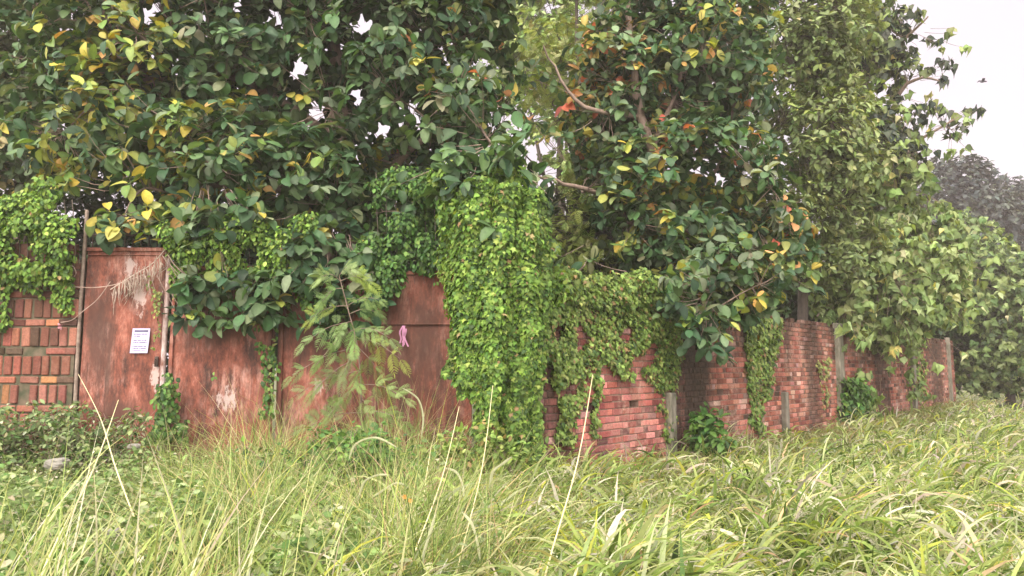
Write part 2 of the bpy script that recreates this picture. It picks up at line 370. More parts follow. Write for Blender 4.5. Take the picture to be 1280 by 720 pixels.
# ------------------------------------------------------------------ ground
def gh(x, y):
    return .05 * mnoise.noise((x * .35, y * .35, 0)) + .02 * mnoise.noise((x * 1.4, y * 1.4, 3))
g = MB(); xs = np.unique(np.concatenate([np.linspace(-16, 26, 120), np.linspace(-400, -16, 12), np.linspace(26, 400, 12)]))
ys = np.unique(np.concatenate([np.linspace(-6, 40, 120), np.linspace(40, 600, 14), np.linspace(-60, -6, 6)]))
XX, YY = np.meshgrid(xs, ys); ZZ = np.array([[gh(x, y) for x in xs] for y in ys])
i = np.arange(len(xs) * len(ys)).reshape(len(ys), len(xs))
g.add(np.stack([XX, YY, ZZ], -1).reshape(-1, 3), np.stack([i[:-1, :-1], i[:-1, 1:], i[1:, 1:], i[1:, :-1]], -1).reshape(-1, 4))
tag(g.build('ground', M_SOIL), kind='structure')

# ------------------------------------------------------------------ the long brick wall
A = P(655, 459, 8.0)[:2]; B = P(1193, 459, 26.3)[:2]
WD = (B - A) / np.linalg.norm(B - A); WN = np.array([WD[1], -WD[0]]); WLEN = np.linalg.norm(B - A)   # WN faces the camera side
def wallY(px):
    k = (px - 640) / FOC / CP; kx = np.asarray(k)
    # A + s*WD with x = k*y
    s = (kx * A[1] - A[0]) / (WD[0] - kx * WD[1]); return A[1] + s * WD[1]
def wall_s(px):
    k = (px - 640) / FOC / CP
    return (k * A[1] - A[0]) / (WD[0] - k * WD[1])
def W(s, z, o=0.): return np.array([A[0] + s * WD[0] + o * WN[0], A[1] + s * WD[1] + o * WN[1], z])
WH = 2.42
BR = [(3, (.24, .085, .06)), (3, (.3, .12, .088)), (2, (.35, .165, .13)), (1.5, (.165, .058, .042)), (.9, (.42, .27, .23)), (1.3, (.095, .055, .042))]
wall = empty('brick_wall', W(0, 0), 'long red brick boundary wall receding to the right under the trees', 'wall')
ax = np.array([[WD[0], WD[1], 0], [-WN[0], -WN[1], 0], [0, 0, 1]])
bm_, mm = MB(), MB(); MC = (.2, .14, .11)
def s_of(px, py):
    s = wall_s(px); Y = A[1] + s * WD[1]; return s, P(px, py, Y)[2]
holes = [s_of(793, 505), s_of(896, 491), s_of(969, 486), s_of(981, 472), s_of(1036, 476), s_of(676, 520)]
rows = int(WH / .085)
for r_ in range(rows):
    z = .0425 + r_ * .085; s = -.1 - (r_ % 2) * .06 ; k = 0
    while s < WLEN:
        L_ = .115 if (k + r_) % 2 == 0 else .23
        if rng.random() < .12: L_ = .115
        if s > 1.2 and rng.random() < .25: L_ = .23
        L_ = min(L_, max(.05, WLEN - s)); c = s + L_ / 2
        hole = any(abs(c - hs) < .075 and abs(z - hz) < .05 for hs, hz in holes) or rng.random() < .0015
        broken = (z > WH - .1 and rng.random() < .3) or (z > WH - .18 and rng.random() < .06)
        if not hole and not broken:
            pr = rng.normal(0, .0035); col = palette(1, BR, .27)[0]
            if c < 3.6: col = col * np.array([1.18, 1.05, 1.15]) + np.array([.02, .01, .015])
            h = np.array([L_ / 2 - rng.uniform(.004, .007), .045, .0385 - rng.uniform(.001, .004)])
            bevel_box(bm_, W(c, z + rng.normal(0, .0015), pr - .045 + .0), h, rng.uniform(.004, .009), ax, np.clip(col, 0, .8))
        if not broken:
            q = [W(s, z - .0425, -.011), W(s + L_, z - .0425, -.011), W(s + L_, z + .0425, -.011), W(s, z + .0425, -.011)]
            if not hole: mm.add(q, [[0, 1, 2, 3]], MC)
            else:
                qb = [W(s, z - .0425, -.13), W(s + L_, z - .0425, -.13), W(s + L_, z + .0425, -.13), W(s, z + .0425, -.13)]
                mm.add(q + qb, [[4, 5, 6, 7], [0, 1, 5, 4], [1, 2, 6, 5], [2, 3, 7, 6], [3, 0, 4, 7]], MC)
        s += L_; k += 1
V, F = box_geo(W(WLEN / 2 - .03, WH / 2 - .05, -.19), (WLEN / 2 + .03, .05, WH / 2 - .05), ax); mm.add(V, F, MC)
V, F = box_geo(W(WLEN / 2 - .03, WH - .105, -.12), (WLEN / 2 + .03, .075, .006), ax); mm.add(V, F, MC)
bm_.build('brickwork', M_BRICK, wall, smooth=False); mm.build('mortar', M_BRICK, wall, smooth=False)
for px, top, wd in ((832, 1.1, .08), (973, 1.0, .08), (1043, 2.4, .16), (1134, 2.2, .13), (1179, 2.45, .1)):
    s = wall_s(px); p = MB(); bevel_box(p, W(s, top / 2, .03), (wd, .06, top / 2), .012, ax); p.build('concrete_post', M_CONC, wall, smooth=False)
# far end return of the wall
# brick pier hidden by the big vine
pier = MB(); c0 = P(626, 459, 8.25)
for r_ in range(40):
    for k in range(3):
        o = -.17 + .17 * k
        bevel_box(pier, (c0[0] + o, c0[1], .0425 + r_ * .085), (.08, .26, .038), .006, None, palette(1, BR, .15)[0])
V, F = box_geo((c0[0], c0[1], 1.7), (.245, .245, 1.7)); pier.add(V, F, (.2, .12, .1))
pier_o = pier.build('brick_pier', M_BRICK, None, smooth=False); tag(pier_o, 'red brick gate pier buried under the tall column of vine', 'pillar')

# ------------------------------------------------------------------ left wall of upright and flat bricks
lw = empty('brick_wall', (gx(40), GY, 0), 'mossy wall of upright and flat bricks at the left edge of the photo', 'wall')
lb, lm = MB(), MB(); x_end = gx(96); x0 = x_end - 3.2; z = .02; r_ = 0
while z < 2.75:
    if r_ % 2 == 0: hh, pitch_, bw = .228, .112, .096
    else: hh, pitch_, bw = .08, .235, .218
    x = x0 + rng.uniform(-.05, .02)
    while x < x_end - .06:
        wv = bw * rng.uniform(.82, 1.08); 
        if rng.random() > .06:
            t_ = rng.normal(0, .02); ca, sa = math.cos(t_), math.sin(t_)
            axx = np.array([[ca, 0, sa], [0, 1, 0], [-sa, 0, ca]])
            xc = min(x + wv / 2, x_end - wv / 2)
            bevel_box(lb, (xc, GY + rng.normal(.0, .006), z + hh / 2), (wv / 2, .05, hh / 2 * rng.uniform(.9, 1)), .008, axx,
                      palette(1, [(3, (.22, .085, .06)), (2, (.27, .12, .09)), (2, (.15, .06, .045)), (.6, (.34, .16, .08)), (.8, (.09, .06, .04))], .2)[0])
        x += pitch_ * rng.uniform(.97, 1.04)
    z += hh + .013; r_ += 1
V, F = box_geo(((x0 + x_end) / 2 - .02, GY + .09, 1.36), ((x_end - x0) / 2, .12, 1.36)); lm.add(V, F)
lb.build('brickwork', M_BRICK_L, lw, smooth=False); lm.build('mortar', M_MORTAR_D, lw, smooth=False)

# ------------------------------------------------------------------ gates
def sheet(xa, xb, za, zb, y, bulge=.012, nx=26, nz=34, seed=1):
    mb = MB(); xs_ = np.linspace(xa, xb, nx); zs_ = np.linspace(za, zb, nz); V = []
    for z_ in zs_:
        for x_ in xs_: V.append((x_, y + bulge * mnoise.noise((x_ * 2.1, seed, z_ * 1.7)) + .3 * bulge * mnoise.noise((x_ * 7, seed, z_ * 6)), z_))
    i = np.arange(nx * nz).reshape(nz, nx)
    mb.add(V, np.stack([i[:-1, :-1], i[:-1, 1:], i[1:, 1:], i[1:, :-1]], -1).reshape(-1, 4)); 
    Vb = np.array(V) + [0, .02, 0]; mb.add(Vb, np.stack([i[:-1, :-1], i[1:, :-1], i[1:, 1:], i[:-1, 1:]], -1).reshape(-1, 4)); return mb
xa, xb = gx(101), gx(202); zt = gz(314)
door = empty('metal_door', ((xa + xb) / 2, GY, 0), 'narrow rusted sheet metal door with a paper notice on it, beside the brick wall', 'door')
sheet(xa, xb, .05, zt, GY, .014).build('panel', M_RUST, door)
f = MB()
for zz_, hh in ((zt + .018, .022), (.06, .02)): bevel_box(f, ((xa + xb) / 2, GY - .012, zz_), ((xb - xa) / 2, .022, hh), .004)
bevel_box(f, ((xa + xb) / 2, GY - .014, zt - .045), ((xb - xa) / 2 - .01, .01, .006), .003)
f.build('frame', M_RUST, door, smooth=False)
rl = MB()
for k in range(10):
    x = xa + .04 + k * (xb - xa - .08) / 9; zt2 = gz(262) + rng.normal(0, .02)
    tubes(rl, [[(x, GY + .02, zt + .03), (x, GY + .02, (zt + zt2) / 2), (x + rng.normal(0, .01), GY + .02, zt2)]], [[.008, .008, .003]], 5)
bevel_box(rl, ((xa + xb) / 2, GY + .02, zt + .2), ((xb - xa) / 2, .006, .014), .003)
rl.build('spiked_railing', M_IRON, door)
h = MB(); bevel_box(h, (xb - .05, GY - .03, gz(452)), (.02, .012, .06), .004)
tubes(h, smooth_path([(xb - .05, GY - .04, gz(449)), (xb - .05, GY - .075, gz(451)), (xb - .05, GY - .04, gz(456))], 8)[None], np.full((1, 8), .006), 6)
h.build('latch', M_IRON, door)

def post(px, ptop, r, mat, label, y=GY - .02, pb=0.):
    mb = MB(); x = gx(px); zt_ = gz(ptop)
    pts = np.array([(x + .006 * math.sin(k), y, pb + (zt_ - pb) * k / 8) for k in range(9)])
    tubes(mb, pts[None], np.full((1, 9), r), 10)
    tubes(mb, [[(x, y, zt_), (x, y, zt_ + .012)]], [[r * 1.15, r * .6]], 10)
    return tag(mb.build('gate_post', mat), label, 'post')
post(97.5, 264, .022, M_PIPE, 'thin grey metal post between the left brick wall and the rusted door')
M_WHITEP = simple_mat('peeling_whitewash', (.16, .07, .05), (.55, .48, .48), 9, .85, 7, 0, (3, 3, 1.), .4)
post(205.5, 322, .03, M_WHITEP, 'post with peeling whitewash between the rusted door and the wide gate')

def gate_leaf(xa, xb, zt, y, label, seed, strips, lap=None):
    o = empty('metal_gate', ((xa + xb) / 2, y, 0), label, 'gate', 'two rusted leaves of the wide gate')
    sheet(xa, xb, .08, zt, y, .018, seed=seed).build('panel', M_RUST, o)
    f = MB()
    for x, wd in strips: bevel_box(f, (x, y - .022, zt / 2 + .03), (wd, .016, zt / 2 - .04), .005)
    bevel_box(f, ((xa + xb) / 2, y - .02, zt + .015), ((xb - xa) / 2, .024, .022), .005)
    bevel_box(f, ((xa + xb) / 2, y - .015, .12), ((xb - xa) / 2 - .02, .02, .03), .005)
    if lap: bevel_box(f, ((xa + xb) / 2, y - .014, lap), ((xb - xa) / 2 - .03, .012, .01), .004)
    f.build('frame', M_RUST, o, smooth=False)
    return o
gate_leaf(gx(210), gx(342), gz(337), GY + .01, 'left leaf of the wide rusted gate, with white peeling patches, creeper over its top', 3, [(gx(212) + .02, .018), (gx(337), .022)])
gate_leaf(gx(346), gx(590), gz(343), GY + .01, 'right leaf of the wide rusted gate, behind the feathery plant', 9, [(gx(351), .024), (gx(470), .018), (gx(588), .02)], gz(405))

# paper notice
m = MB(); nu_, nv_ = 46, 73; V = []; CC = []; rg = np.random.default_rng(5)
lines = {}
for a_ in range(nv_):
    v_ = a_ / (nv_ - 1) - .5; row = (a_ % 6 < 3) and 6 < a_ < 60 and (a_ // 6) not in (4, 7); hd = 62 <= a_ <= 66
    if a_ % 6 == 0: ends = rg.random(nu_) < .82; stop = 40 if rg.random() < .75 else 22
    for b_ in range(nu_):
        u = b_ / (nu_ - 1) - .5
        V.append((gx(175) + u * .205 + v_ * .02, GY - .03 - .02 * v_ ** 2 * (u + .6) - .004 * math.sin(u * 9), gz(426) + v_ * .29))
        ink = (row and 4 < b_ < stop and ends[b_]) or (hd and 5 < b_ < 41)
        CC.append(((.05, .05, .11) if hd else (.13, .12, .22)) if ink else (.44, .42, .62))
i = np.arange(nu_ * nv_).reshape(nv_, nu_); m.add(V, np.stack([i[:-1, :-1], i[:-1, 1:], i[1:, 1:], i[1:, :-1]], -1).reshape(-1, 4), np.array(CC))
pm, t, b = new_mat('printed_paper'); at_ = N('ShaderNodeAttribute', t, attribute_name='Col'); t.links.new(at_.outputs['Color'], b.inputs['Base Color']); b.inputs['Roughness'].default_value = .7
tag(m.build('paper_notice', pm), 'white printed paper sheet stuck on the rusted metal door', 'notice')

# ------------------------------------------------------------------ trees
def in_noise(p, sc, seed): return mnoise.noise((p[0] * sc + seed, p[1] * sc, p[2] * sc))
def crown_points(ells, n, bias=.45, gap=-.35, gsc=.9, seed=0, keep=None):
    """points in a union of ellipsoids (cx,cy,cz,rx,ry,rz), nearer their skin, with gaps"""
    E = np.array(ells, float); vol = E[:, 3] * E[:, 4] * E[:, 5]; m = int(n * 1.7)
    k = rng.choice(len(E), m, p=vol / vol.sum()); d = rand_dirs(m); rr = rng.random(m) ** bias
    pos = E[k, :3] + d * rr[:, None] * E[k, 3:]
    nrm = unit(d / E[k, 3:])
    ok = np.array([in_noise(q, gsc, seed) > gap for q in pos]) & (pos[:, 2] > .15)
    if keep is not None: ok &= keep(pos)
    pos, nrm, cen = pos[ok][:n], nrm[ok][:n], E[k][ok][:n, :3]
    return pos, nrm, cen

def skeleton(mb, trunk, limbs, tips, r0, twig_r=.006, nodes=60, sides=7, seed=1, tcol=(1, 1, 1)):
    rg = np.random.default_rng(seed)
    tr = smooth_path(trunk, 14, .02, seed); tubes(mb, tr[None], np.linspace(r0, r0 * .35, 14)[None], 10)
    allp = [tr]; 
    for j, L_ in enumerate(limbs):
        st = tr[np.argmin(np.linalg.norm(tr - np.array(L_[0]), axis=1))]; pts = smooth_path([st] + [np.array(q) for q in L_[1:]], 12, .02, seed + j)
        tubes(mb, pts[None], np.linspace(r0 * .45, r0 * .1, 12)[None], sides); allp.append(pts)
    allp = np.concatenate(allp)
    if len(tips) == 0: return
    nd = tips[rg.choice(len(tips), min(nodes, len(tips)), replace=False)]
    j = np.argmin(((nd[:, None] - allp[None]) ** 2).sum(2), 1); st = allp[j]; nd = nd + (st - nd) * .3
    u = np.linspace(0, 1, 7)[None, :, None]; mid = (st + nd) / 2 + rg.normal(0, .12, nd.shape) + [0, 0, .1]
    br = (1-u)**2 * st[:, None] + 2*u*(1-u) * mid[:, None] + u*u * nd[:, None]
    tubes(mb, br, np.tile(np.linspace(r0 * .14, r0 * .05, 7), (len(nd), 1)), 5)
    bp = br.reshape(-1, 3); jj = []
    for c in range(0, len(tips), 2000): jj.append(np.argmin(((tips[c:c+2000, None] - bp[None]) ** 2).sum(2), 1))
    st = bp[np.concatenate(jj)]; v = tips - st; ln = np.linalg.norm(v, axis=1, keepdims=True)
    st = np.where(ln > .5, tips - v / ln * .5, st)
    mid = (st + tips) / 2 + rg.normal(0, .04, tips.shape) + [0, 0, -.04]; u = np.linspace(0, 1, 4)[None, :, None]
    tw = (1-u)**2 * st[:, None] + 2*u*(1-u) * mid[:, None] + u*u * tips[:, None]
    tubes(mb, tw, np.tile(np.linspace(twig_r, twig_r * .5, 4), (len(tips), 1)), 3)

def rosettes(mb, tips, axis, nleaf, size, colf, tmpl=OVAL, droop=.25, spread=.5, upn=.8):
    n = len(tips); k = np.repeat(np.arange(n), nleaf); m = len(k); ax_ = unit(axis)[k]
    ref = rand_dirs(m); side = unit(np.cross(ax_, ref)); e = rng.uniform(-.1, spread * 2, m)[:, None]
    d = unit(side * 1.0 + ax_ * e + np.array([0, 0, -droop])); up = ax_ * .7 + np.array([0, 0, upn]) + rng.normal(0, .3, (m, 3))
    sz = rng.uniform(size[0], size[1], m); pos = tips[k] - ax_ * rng.uniform(-.02, .1, m)[:, None] + side * .015
    col = colf(tips, k); put_leaves(mb, tmpl, pos, d, up, sz, col)

def E_(px, py, Y, rx, ry, rz): p = P(px, py, Y); return (p[0], p[1], p[2], rx, ry, rz)
DK = [(3, (.026, .064, .03)), (4, (.045, .1, .04)), (3, (.075, .14, .052)), (1.8, (.12, .175, .1)), (.45, (.2, .23, .13)), (.15, (.28, .28, .07))]
YL = [(2, (.38, .33, .06)), (3, (.28, .31, .07)), (.6, (.42, .26, .09)), (3, (.12, .2, .05)), (2, (.2, .26, .08))]
OR = [(2, (.42, .22, .09)), (2, (.4, .32, .09)), (.8, (.42, .13, .08)), (3, (.22, .25, .08)), (2.5, (.09, .15, .05))]

def zones(base, spots):
    """leaf colours by twig; spots: (px,py,rad,prob,palette) are the shoots with young, yellowing or darker leaves"""
    def f(tips, k):
        px, py = proj(tips); c = palette(len(k), base, .15); ct = palette(len(tips), base, .16)[k]; c = np.where((rng.random(len(k)) < .65)[:, None], ct * rng.normal(1, .1, (len(k), 1)), c)
        tw = rng.random(len(tips))
        for sx, sy, rad, pr, pal in spots:
            d2 = ((px - sx) ** 2 + (py - sy) ** 2) / rad ** 2
            on = (tw < pr * np.exp(-d2))[k]; c2 = palette(len(k), pal, .15)
            c = np.where((on & (rng.random(len(k)) < .75))[:, None], c2, c)
        return c
    return f

def big_tree(name, label, ells, ntip, nleaf, size, colf, trunk, limbs, r0, tmpl=OVAL, gap=-.3, gsc=.9, seed=0, bias=.45, bark=M_BARK, lmat=M_LEAF, keep=None, nodes=70, extra=None, group=None, droop=.25, spread=.5, upn=.8, cat='tree', twig_r=.006):
    o = empty(name, (trunk[0][0], trunk[0][1], 0), label, cat, group)
    tips, nrm, cen = crown_points(ells, ntip, bias, gap, gsc, seed, keep)
    if extra is not None:
        tips = np.concatenate([tips, extra[0]]); nrm = np.concatenate([nrm, extra[1]])
    ax_ = unit(nrm + np.array([0, 0, .35]) + rng.normal(0, .35, nrm.shape))
    t_ = MB(); skeleton(t_, trunk, limbs, tips, r0, twig_r, nodes, seed=seed + 1); t_.build('trunk', bark, o)
    c = MB(); rosettes(c, tips, ax_, nleaf, size, colf, tmpl, droop, spread, upn); c.build('crown', lmat, o)
    return o

# 1 - the broad-leaved fig over the gate
def not_front(pos):   # crown does not hang below where the photograph shows it
    px, py = proj(pos)
    lim = np.interp(px, [-100, 60, 110, 200, 300, 400, 470, 560, 660, 700], [240, 235, 232, 240, 290, 345, 345, 215, 215, 180])
    top = (px > 648 + 26 * np.array([mnoise.noise((0, y * .02, 2)) for y in py]) + rng.normal(0, 9, len(px))) & (py < 400)
    hole = np.zeros(len(px), bool)
    for hx, hy, hr, hy2 in ((372, 85, 14, 24), (600, 80, 20, 14), (515, 140, 22, 16), (190, 12, 20, 16), (145, 105, 10, 14), (455, 30, 14, 20), (345, 22, 16, 14), (553, 165, 12, 10), (420, 65, 12, 22), (400, 145, 16, 10), (330, 118, 12, 10), (270, 100, 9, 8), (480, 160, 10, 8), (560, 60, 9, 12), (620, 150, 10, 9), (250, 45, 10, 8), (215, 75, 9, 8), (300, 8, 16, 9), (500, 60, 9, 9), (445, 110, 10, 8), (585, 195, 9, 8), (90, 20, 10, 9)):
        hole |= ((px - hx) / (hr + 4)) ** 2 + ((py - hy) / (hy2 + 4)) ** 2 < 1.0
    hole |= np.array([mnoise.noise((x * .03, y * .03, 8)) for x, y in zip(px, py)]) > .42
    return (py < lim) & ~top & ~(hole & (rng.random(len(px)) < .985))
t1 = [E_(160, 130, 9.8, 1.6, 1.3, 1.7), (*P(330, 60, 10.4), 1.9, 1.6, 1.8), E_(500, 80, 10.2, 1.8, 1.6, 1.9), E_(430, 240, 9.6, 1.6, 1.1, 1.0), E_(290, 200, 9.2, 1.3, .9, .8),
      E_(580, 150, 9.2, .8, .9, 1.0), E_(380, -120, 10.5, 3.0, 2.0, 1.8), E_(120, -60, 10.3, 1.8, 1.5, 1.5), E_(600, -60, 10.0, 1.0, 1.3, 1.5), E_(200, 240, 9.2, .9, .6, .4)]
# hanging sprays over the gate
ex = []; exn = []
for px, py, Y, n_ in ((250, 350, 8.45, 7), (300, 400, 8.45, 4), (350, 365, 8.4, 6), (270, 385, 8.45, 4), (400, 345, 8.45, 5), (570, 205, 8.0, 6), (640, 205, 7.8, 5), (600, 235, 7.5, 3), (670, 235, 7.7, 3), (585, 215, 7.8, 6), (560, 235, 8.2, 6), (612, 205, 7.7, 6), (655, 215, 8.0, 5), (180, 285, 8.5, 5), (225, 265, 8.5, 6), (310, 380, 8.45, 5), (370, 335, 8.45, 5), (400, 365, 8.5, 5), (460, 310, 8.6, 5), (280, 360, 8.45, 9), (240, 395, 8.5, 4), (330, 385, 8.45, 4), (345, 345, 8.4, 7), (300, 275, 8.4, 10), (250, 275, 8.5, 8), (430, 370, 8.5, 8), (395, 320, 8.6, 8), (450, 330, 8.6, 6), (160, 275, 8.5, 6), (130, 262, 8.6, 4), (360, 300, 8.5, 7), (620, 285, 7.35, 1), (615, 205, 7.5, 3), (640, 190, 7.8, 4), (410, 400, 8.5, 5)):
    for _ in range(n_):
        ex.append(P(px + rng.normal(0, 20) * (n_ > 1), py + rng.normal(0, 12) * (n_ > 1), Y + rng.uniform(-.1, .3) * (n_ > 1))); exn.append(unit(np.array([rng.normal(0, .6), -1, rng.normal(.1, .3)])))
tr_ = [P(430, 459, 10.3) * [1, 1, 0], P(436, 260, 10.3), P(425, 140, 10.4), P(415, 20, 10.4), P(400, -150, 10.4)]
big_tree('fig_tree', 'large dark fig tree with big oval leaves overhanging the rusted gate', t1, 5400, 7, (.12, .225),
         zones(DK, [(100, 130, 70, .75, YL), (140, 50, 75, .7, YL), (200, 180, 80, .5, YL), (150, 265, 55, .8, YL), (90, 220, 50, .8, YL), (300, 180, 40, .25, YL), (260, 280, 90, .35, YL), (100, 215, 40, .5, YL), (440, 200, 60, .15, YL), (560, 90, 80, .1, OR)]),
         tr_, [[P(430, 200, 10.4), P(300, 100, 10.2), P(170, 100, 9.8)], [P(436, 260, 10.3), P(330, 230, 9.8), P(200, 240, 9.3)], [P(420, 100, 10.4), P(520, 60, 10.2), P(600, -60, 10)], [P(436, 250, 10.3), P(520, 180, 9.8), P(590, 140, 9.3)], [P(436, 290, 10.3), P(400, 330, 9.4), P(290, 350, 8.7)]],
         .17, seed=11, keep=not_front, extra=(np.array(ex), np.array(exn)), gap=-.42, nodes=110)

# 2 - second fig leaning over the brick wall, orange young shoots
def keep2(pos):
    px, py = proj(pos); lim = np.interp(px, [650, 720, 790, 850, 900, 960, 1010, 1050], [200, 240, 385, 420, 425, 400, 370, 300])
    left = np.interp(py, [-50, 60, 150, 250, 330, 420], [700, 700, 690, 735, 770, 800]); right = np.interp(py, [0, 100, 200, 300, 420], [960, 960, 985, 1015, 1000])
    return (py < lim) & (px > left + rng.normal(0, 12, len(px))) & (px < right + rng.normal(0, 12, len(px)))
t2 = [E_(870, 60, 12, 1.9, 1.6, 1.8), E_(860, 250, 11.2, 1.7, 1.3, 1.5), E_(900, 350, 10.6, 1.0, 1.0, .75), E_(770, 130, 11.6, 1.0, 1.2, 1.4), E_(860, -100, 12.3, 2.2, 1.6, 1.5), E_(800, 270, 10.6, .7, .7, .8), E_(960, 300, 11.6, .9, 1., .9)]
t2trunk = [P(850, 459, 12.2) * [1, 1, 0], P(845, 300, 12), P(822, 205, 11.2), P(802, 150, 11.0), P(790, 60, 11.2), P(780, -30, 11.5)]
ex2 = []; exn2 = []
for px, py, Y, n_ in ((870, 400, 9.6, 14), (900, 425, 10., 8), (940, 380, 10.5, 8), (835, 375, 9.7, 8), (985, 300, 11, 4), (990, 340, 11, 5), (720, 335, 9.4, 4), (850, 345, 9.2, 6), (735, 60, 11, 7), (660, 90, 10.5, 4), (690, 155, 10.5, 5), (885, 15, 10.8, 4)):
    for _ in range(n_):
        ex2.append(P(px + rng.normal(0, 14), py + rng.normal(0, 12), Y + rng.uniform(-.2, .3))); exn2.append(unit(np.array([rng.normal(0, .6), -1, rng.normal(.1, .3)])))
big_tree('fig_tree', 'oval-leaved fig tree with orange and yellow young shoots leaning over the brick wall', t2, 3500, 6, (.12, .22),
         zones(DK, [(750, 80, 60, .6, OR), (700, 160, 50, .5, OR), (850, 210, 70, .35, OR), (980, 290, 45, .7, OR), (790, 235, 60, .35, YL), (880, 20, 50, .35, YL), (930, 350, 60, .4, YL), (900, 250, 60, .3, YL), (690, 40, 30, .6, OR), (960, 120, 40, .3, OR)]),
         t2trunk, [[P(840, 260, 11.8), P(740, 240, 10.9), P(690, 225, 10.4), P(655, 215, 10)], [P(845, 300, 12), P(900, 200, 11.8), P(930, 60, 12)], [P(815, 190, 11.1), P(850, 100, 11.4), P(870, 20, 11.8)], [P(845, 300, 12), P(940, 330, 11.4), P(985, 290, 11)], [P(845, 300, 12), P(870, 360, 10.8), P(890, 410, 10)],
                   [P(802, 150, 11), P(725, 130, 10.8), P(680, 60, 10.8)]],
         .11, seed=23, keep=keep2, extra=(np.array(ex2), np.array(exn2)), gap=-.3, nodes=90)

# 3 - greyish fig behind the left wall
def keep3(pos): px, py = proj(pos); return py < 262
big_tree('fig_tree', 'grey-green fig tree standing behind the creeper-topped left wall', [E_(30, 90, 12, 1.9, 1.3, 2.2), E_(-60, 200, 12, 1.5, 1.2, 1.4), E_(40, -120, 12.5, 2.4, 1.4, 1.6)], 1900, 7, (.13, .2),
         zones([(3, (.07, .12, .055)), (3, (.11, .17, .09)), (2, (.17, .22, .14)), (.4, (.3, .27, .12))], []), [P(20, 459, 12.3) * [1, 1, 0], P(25, 250, 12.3), P(30, 60, 12.3), P(40, -150, 12.4)],
         [[P(25, 220, 12.3), P(-20, 150, 12.1), P(-60, 120, 12)], [P(28, 150, 12.3), P(60, 60, 12), P(80, 0, 12)]], .13, seed=31, keep=keep3, gap=-.4)

# 4 - fine-leaved tree between the two figs
def keep4(pos):
    px, py = proj(pos); h = np.zeros(len(px), bool)
    for hx, hy, rx, ry in ((668, 225, 34, 24), (690, 180, 22, 14), (660, 195, 18, 14), (650, 165, 14, 12), (700, 140, 12, 9), (700, 250, 14, 10), (672, 150, 10, 10), (735, 15, 22, 10), (690, 8, 14, 8)): h |= ((px - hx) / rx) ** 2 + ((py - hy) / ry) ** 2 < 1
    return (py < 365) & ~(h & (rng.random(len(px)) < .9))
YG = [(3, (.2, .28, .07)), (3, (.27, .34, .11)), (2, (.12, .19, .05)), (1, (.36, .38, .18))]
big_tree('feathery_tree', 'fine-leaved yellow-green tree seen in the gap between the two fig trees', [E_(720, 90, 15, 1.4, 1.2, 1.6), E_(735, 300, 11.6, .9, .6, 1.0), E_(760, 200, 13.5, 1.2, 1., 1.6), E_(710, 300, 12, .8, .5, .6), E_(690, 80, 13, .7, .7, .9), E_(690, 320, 11.8, .6, .6, .8), E_(720, -80, 15, 2, 1.4, 1.6)], 2600, 4, (.12, .24), zones(YG, []),
         [P(740, 459, 14) * [1, 1, 0], P(735, 300, 14), P(725, 150, 14.5), P(720, 0, 15)], [[P(735, 300, 14), P(690, 230, 13.5), P(650, 190, 13)], [P(735, 270, 14), P(770, 170, 13.7), P(780, 100, 13.5)], [P(730, 240, 14), P(700, 150, 14), P(670, 90, 14)]],
         .09, tmpl=FROND, seed=41, gap=-.28, gsc=1.2, bark=M_BARK_DARK, lmat=M_IVY, bias=.45, keep=keep4)
# 4b thicker-leaved background tree behind it
TINY = leaf_template([(0, .1), (.5, .4), (1, .05)], .2, .2)
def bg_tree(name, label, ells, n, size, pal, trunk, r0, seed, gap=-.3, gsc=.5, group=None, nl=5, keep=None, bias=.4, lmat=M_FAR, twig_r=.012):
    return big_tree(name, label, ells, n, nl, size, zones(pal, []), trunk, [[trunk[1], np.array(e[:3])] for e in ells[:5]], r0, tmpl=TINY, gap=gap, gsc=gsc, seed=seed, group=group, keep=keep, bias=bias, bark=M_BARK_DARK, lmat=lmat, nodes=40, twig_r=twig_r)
MIDG = [(3, (.16, .25, .08)), (3, (.24, .33, .12)), (2, (.32, .4, .18))]
bg_tree('leafy_tree', 'soft green tree far behind, seen between the two fig trees at the top', [E_(715, 60, 24, 3.0, 2.5, 3.2), E_(640, 30, 25, 2.6, 2.4, 2.6), E_(700, 220, 24, 2.6, 2.5, 2.6), E_(600, 300, 22, 3, 2, 2.5)], 3300, (.14, .26), MIDG, [P(700, 459, 24) * [1, 1, 0], P(700, 300, 24), P(700, 60, 24)], .2, 51, gap=-.15, keep=keep4)

# 5 - medium tree behind figs, centre-right
MG = [(3, (.1, .15, .055)), (3, (.145, .2, .075)), (2, (.19, .25, .1)), (.4, (.28, .31, .14))]
def keep5(pos): px, py = proj(pos); return (py < 380) & (px < np.interp(py, [0, 100, 250], [1095, 1085, 1110]) + rng.normal(0, 12, len(px)))
big_tree('leafy_tree', 'olive-green small-leaved tree right of the orange-tipped fig, reaching the top edge', [E_(1010, 60, 16, 1.9, 1.5, 2.0), E_(1030, 180, 15.5, 1.5, 1.3, 1.5), E_(980, 280, 15.5, 1.4, 1.2, 1.4), E_(1010, -90, 16, 2.2, 1.5, 1.5), E_(1060, 300, 16, 1.3, 1.1, 1.2)], 3800, 6, (.1, .19), zones(MG, [(1030, 130, 60, .4, YG)]),
         [P(1000, 459, 16.5) * [1, 1, 0], P(1005, 300, 16.5), P(1020, 150, 16), P(1030, 0, 16)], [[P(1005, 300, 16.5), P(950, 200, 16)], [P(1015, 200, 16.2), P(1060, 120, 15.8)]], .13, tmpl=OVAL2, seed=61, keep=keep5, gap=-.22, gsc=1.1, bark=M_BARK_DARK, bias=.5)

